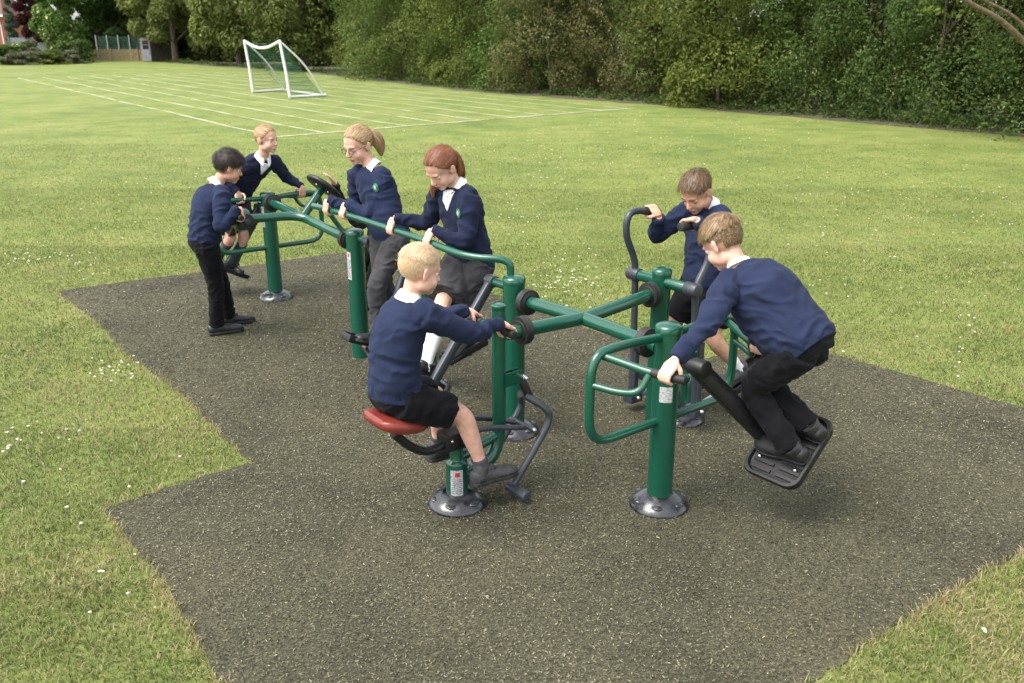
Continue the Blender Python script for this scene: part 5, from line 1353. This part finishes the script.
# --- boy on the red seat
s = .98; f = facing(0.06, 1); r = right_of(f)
people['S'] = person('boy with cropped pale blond hair seated on the red seat in black shorts', s, W(-3.39, 1.985, .695), W(-3.37, 2.075, 1.115), r, W(-3.36, 2.13, 1.25), f + V(0, 0, -.25) , UP + f * .15,
    dict(R=dict(c=W(-3.40 + .135, 2.555, .89), u=-AX, n=UP, hint=V(0, 0, -1) + r * .8, thumb=1), L=dict(c=W(-3.40 - .135, 2.555, .89), u=-AX, n=UP, hint=V(0, 0, -1) - r * .6, thumb=-1)),
    dict(R=dict(ank=W(-3.235, 2.375, .225), toe=f + V(0, 0, .0), hint=UP + f, up=(0, 0, 1)), L=dict(ank=W(-3.57, 2.335, .24), toe=f, hint=UP + f)),
    bottom='shorts', sock=M_sock_g, sockh=.07, shoe_mat=M_shoe_g, bend=.035, look=.5, seedn=2, top_len=.035, top_fat=1.0,
    hair=dict(mat=H_blond, style='short', seed=3, lift=.007, n=5600, length=.014, messy=.03, cvar=.28, crop=1, width=.0009), skin=M_skin)

# --- boy bending over on the pendulum
s = 1.06; cc, n, pa, up_ = plate7
f = facing(-1, -.12); r = right_of(f)
people['7'] = person('boy with sandy brown hair bending forward on the swinging black footplate at right', s, W(-2.245, 3.465, .93), W(-2.59, 3.415, 1.20), r, W(-2.70, 3.41, 1.312), f * 1 + V(0, 0, -.68) + BX * .12, UP * .75 + f * .7,
    dict(L=dict(c=W(-2.44, 2.785, .857), u=AX, n=UP - BX * .2, hint=V(0, 0, -.3) + -r * .6 + -f * .3, thumb=1, br=.0205), R=dict(c=W(-2.44, 3.415, .857), u=AX, n=UP, hint=V(0, 0, .2) + r, thumb=-1, br=.0205)),
    dict(L=dict(ank=cc - n * .03 + pa * .065 + up_ * (.078 * s), toe=-pa + n * -.05, hint=f + V(0, 0, .2), up=up_), R=dict(ank=cc + n * .105 + pa * .085 + up_ * (.078 * s), toe=-pa + n * .1, hint=f + V(0, 0, .2), up=up_)),
    bottom='trousers', bmat=M_blackc, bend=.035, legk=.93, look=.7, seedn=3, top_len=.045, top_fat=1.10, belly=.085, collar=.35,
    hair=dict(mat=H_sandy, style='short', seed=5, lift=.013, n=5600, length=.032, messy=.16, fringe=.5, crop=1), skin=M_skin)

# --- boy on the cross trainer
s = 1.0; f = facing(.06, -1); r = right_of(f)
people['6'] = person('boy with short brown hair on the cross trainer, hands on its tall grey levers', s, W(-3.43, 4.20, .86), W(-3.42, 4.165, 1.295), r, W(-3.43, 4.06, 1.395), f + V(0, 0, -.7) + AX * .0, UP + f * .62,
    dict(R=dict(c=W(-3.675, 3.95, 1.262), u=BX, n=UP, w=AX * -.2 + V(0, 0, .25) - BX, hint=-UP + r * .9, thumb=-1, br=.023), L=dict(c=W(-3.235, 3.775, 1.268), u=BX, n=UP, w=-BX + AX * -.35, hint=-UP - r * .35, thumb=1, br=.023)),
    dict(L=dict(ank=W(-3.225, 4.325, .305), toe=-BX + V(0, 0, -.25), hint=f, up=(0, 0, 1)), R=dict(ank=W(-3.675, 4.20, .25), toe=-BX, hint=f)),
    bottom='shorts', bmat=M_blackc, sock=M_sock_w, sockh=.085, shoe_mat=M_shoe_g, look=.8, seedn=4, legk=.94, top_len=.05,
    hair=dict(mat=H_brown, style='short', seed=8, lift=.012, n=5200, length=.030, messy=.15, crop=1), skin=M_skin2, brow=M_brow_d)

# --- red haired girl on the air walker
s = 1.02; f = facing(.22, -1); r = right_of(f); c2f, n2f, t2f = tr2f; c2b, n2b, t2b = tr2b
people['2'] = person('girl with auburn ponytail in navy cardigan, dark grey shorts and white knee socks', s, W(-4.42, 3.165, .975), W(-4.46, 3.10, 1.39), r, W(-4.47, 3.00, 1.51), f + V(0, 0, -.75) + AX * -.15, UP + f * .5,
    dict(R=dict(c=W(-4.86, 2.888, 1.092), u=AX, n=UP, hint=-UP + r * .6 - f * .3, thumb=-1), L=dict(c=W(-4.44, 2.888, 1.087), u=AX, n=UP, hint=-UP - r * .8 - f * .2, thumb=1)),
    dict(R=dict(ank=c2f - t2f * (.078 * s) + n2f * -.0 , toe=f, hint=f, up=-t2f), L=dict(ank=c2b - t2b * (.078 * s) + n2b * .02, toe=f + V(0, 0, -.2), hint=f, up=-t2b)),
    bottom='skirt', bmat=M_greyc, sock=M_sock_w, sockh=.21, look=.9, seedn=5, top=M_navyd, top_len=.10, vneck=True, badge=True, top_name='cardigan',
    hair=dict(mat=H_red, style='long', seed=11, lift=.009, n=6000, tie_local=V(0, -.098, .022), fat=.78, tail=[(.02, .012, -.01), (.04, .06, -.02), (.048, .12, -.025), (.045, .17, -.025), (.04, .22, -.02)], width=.0012, lock=[(.050, .015, -.055), (.008, .02, .04), (.012, .03, .08), (.008, .03, .115)]), skin=M_skin)

# --- fair haired girl with glasses
s = 1.03; f = facing(.30, -1); r = right_of(f); c1f, n1f, t1f = tr1f; c1b, n1b, t1b = tr1b
people['1'] = person('girl with long fair ponytail and glasses in navy sweatshirt and grey trousers', s, W(-5.27, 3.10, .98), W(-5.42, 3.075, 1.40), r, W(-5.47, 3.005, 1.555), f + V(0, 0, -.34) + AX * -.1, UP + f * .3,
    dict(R=dict(c=W(-5.74, 2.90, 1.088), u=AX, n=UP, hint=-UP + r * .5, thumb=-1), L=dict(c=W(-5.50, 2.898, 1.094), u=AX, n=UP, hint=-UP - r * .8, thumb=1)),
    dict(L=dict(ank=c1f - t1f * (.078 * s) + n1f * .09, toe=f, hint=f, up=-t1f), R=dict(ank=c1b - t1b * (.078 * s), toe=f, hint=f, up=-t1b)),
    bottom='trousers', bmat=M_greyc, sock=M_sock_w, sockh=.07, strap=True, look=.7, specs=True, seedn=6, top_len=.035, badge=True,
    hair=dict(mat=H_blondl, style='long', seed=12, lift=.008, n=6000, fat=1.35, tail=[(.022, .008, -.01), (.048, .04, -.025), (.064, .085, -.035), (.07, .135, -.035)], width=.0012, tie_local=V(.0, -.095, .030)), skin=M_skin)

# --- smiling girl behind the far pendulum
s = .98; cc, n, pa, up_ = plate0; f = facing(1, .05); r = right_of(f)
people['0'] = person('smiling girl with scraped back fair hair leaning on the far handrail', s, W(-7.83, 3.02, .875), W(-7.46, 3.18, 1.26), r, W(-7.39, 3.20, 1.42), f + BX * .45 + V(0, 0, -.12), UP + f * .15,
    dict(R=dict(c=W(-7.48, 2.955, .918), u=BX, n=UP, hint=-UP + r * .6 - f * .4, thumb=1), L=dict(c=W(-7.48, 3.515, .918), u=BX, n=UP, hint=-UP * .3 - r * .3 - f * .3, thumb=-1)),
    dict(L=dict(ank=cc + n * .08 + pa * .03 + up_ * (.078 * s), toe=-pa, hint=f + V(0, 0, .1), up=up_), R=dict(ank=cc - n * .08 + pa * .03 + up_ * (.078 * s), toe=-pa, hint=f, up=up_)),
    bottom='skirt', bmat=M_greyc, sock=M_sock_g, sockh=.24, look=.1, smile=True, seedn=7, top=M_navyd, top_len=.07, vneck=True, badge=True, top_name='cardigan', bend=.02,
    hair=dict(mat=H_blondl, style='long', seed=14, lift=.006, n=4500, width=.0013), skin=M_skin)

# --- dark haired boy standing on the ground
s = 1.0; f = facing(.10, 1); r = right_of(f)
people['d'] = person('boy with dark hair and black trousers standing on the ground turning the crank', s, W(-6.72, 2.345, .795), W(-6.70, 2.465, 1.185), r, W(-6.68, 2.575, 1.315), f + V(0, 0, -.35), UP + f * .4,
    dict(R=dict(c=W(-6.45, 2.525, .975), u=-AX, n=UP, hint=-UP + r * .3 - f * .4, thumb=1, br=.021), L=dict(c=W(-6.76, 2.57, .80), u=-AX, n=UP, hint=-UP - r * .3 - f * .4, thumb=-1, br=.021)),
    dict(R=dict(ank=W(-6.775, 2.385, .085), toe=f, hint=f), L=dict(ank=W(-6.955, 2.56, .085), toe=f, hint=f)),
    bottom='trousers', bmat=M_blackc, look=.5, seedn=8, top_len=.03, bend=.03, vneck=True, tie=M_blackc,
    hair=dict(mat=H_dark, style='short', seed=17, lift=.016, n=5600, length=.048, messy=.42, fringe=.3), skin=M_skin2, brow=M_brow_d)

# --- child mostly hidden behind the girl with glasses, one hand raised at the wheel
s = .95; f = facing(-.1, -1); r = right_of(f)
people['h'] = person('child in black jacket mostly hidden behind the girl with glasses, one hand raised', s, W(-6.45, 3.72, .64), W(-6.46, 3.66, .96), r, W(-6.44, 3.62, 1.075), f + V(0, 0, -.4), UP + f * .4,
    dict(R=dict(c=W(-6.50, 3.35, 1.14), w=V(0, 0, 1) - BX * .8, n=BX * 1.0 + AX * .2, hint=-UP + r * .2, open=True, thumb=1), L=dict(c=W(-6.30, 3.30, 1.0), w=V(0, 0, .6) - BX, n=UP, hint=-UP - r * .4, open=True, thumb=-1)),
    dict(R=dict(ank=W(-6.64, 3.70, .085), toe=f, hint=f), L=dict(ank=W(-6.36, 3.78, .085), toe=f, hint=f)),
    bottom='trousers', bmat=M_blackc, top=M_jacket, top_name='jacket', look=.5, seedn=9, top_len=.05, bend=.03,
    hair=dict(mat=H_brown, style='short', seed=19, lift=.012, n=1500, length=.03), skin=M_skin)
# ================================================================== CAMERA, LIGHT
cam = bpy.data.cameras.new('camera'); co = bpy.data.objects.new('camera', cam); COL.objects.link(co)
co.location = (0, 0, CAMH); co.rotation_euler = (PI / 2 - PITCH, 0, 0)
cam.sensor_width = 36; cam.lens = FOC / 1024 * 36; cam.clip_end = 2000; cam.clip_start = .05
cam.dof.use_dof = True; cam.dof.focus_distance = 5.0; cam.dof.aperture_fstop = 4.0
scene.camera = co
SE, SA = D2(58), D2(-115)      # elevation; azimuth of the sun measured from +Y, negative = left
w = bpy.data.worlds.new('World'); scene.world = w; w.use_nodes = True; nt = w.node_tree; nt.nodes.clear(); N = NT(nt)
out = N.n('ShaderNodeOutputWorld'); bg = N.n('ShaderNodeBackground'); N.l(bg, 0, out, 0)
sk = N.n('ShaderNodeTexSky'); sk.sky_type = 'NISHITA'; sk.sun_disc = False; sk.sun_elevation = SE; sk.sun_rotation = SA; sk.air_density = 1.0; sk.dust_density = 2.5; sk.ozone_density = 1.0; sk.altitude = 0
hs = N.n('ShaderNodeHueSaturation', inp={'Saturation': .22, 'Value': 1.0}); N.l(sk, 0, hs, 'Color'); N.l(hs, 0, bg, 'Color'); bg.inputs['Strength'].default_value = .15
sun = bpy.data.lights.new('sun', 'SUN'); so = bpy.data.objects.new('sun', sun); COL.objects.link(so)
sun.energy = 1.5; sun.angle = D2(40); sun.color = (1, .94, .84)
sd = V(math.sin(SA) * math.cos(SE), math.cos(SA) * math.cos(SE), math.sin(SE)); so.rotation_euler = sd.to_track_quat('Z', 'Y').to_euler(); so.location = (0, 0, 30)
scene.view_settings.view_transform = 'Standard'; scene.view_settings.look = 'None'; scene.view_settings.exposure = 1.58; scene.view_settings.gamma = 1
scene.render.resolution_x = 1024; scene.render.resolution_y = 683
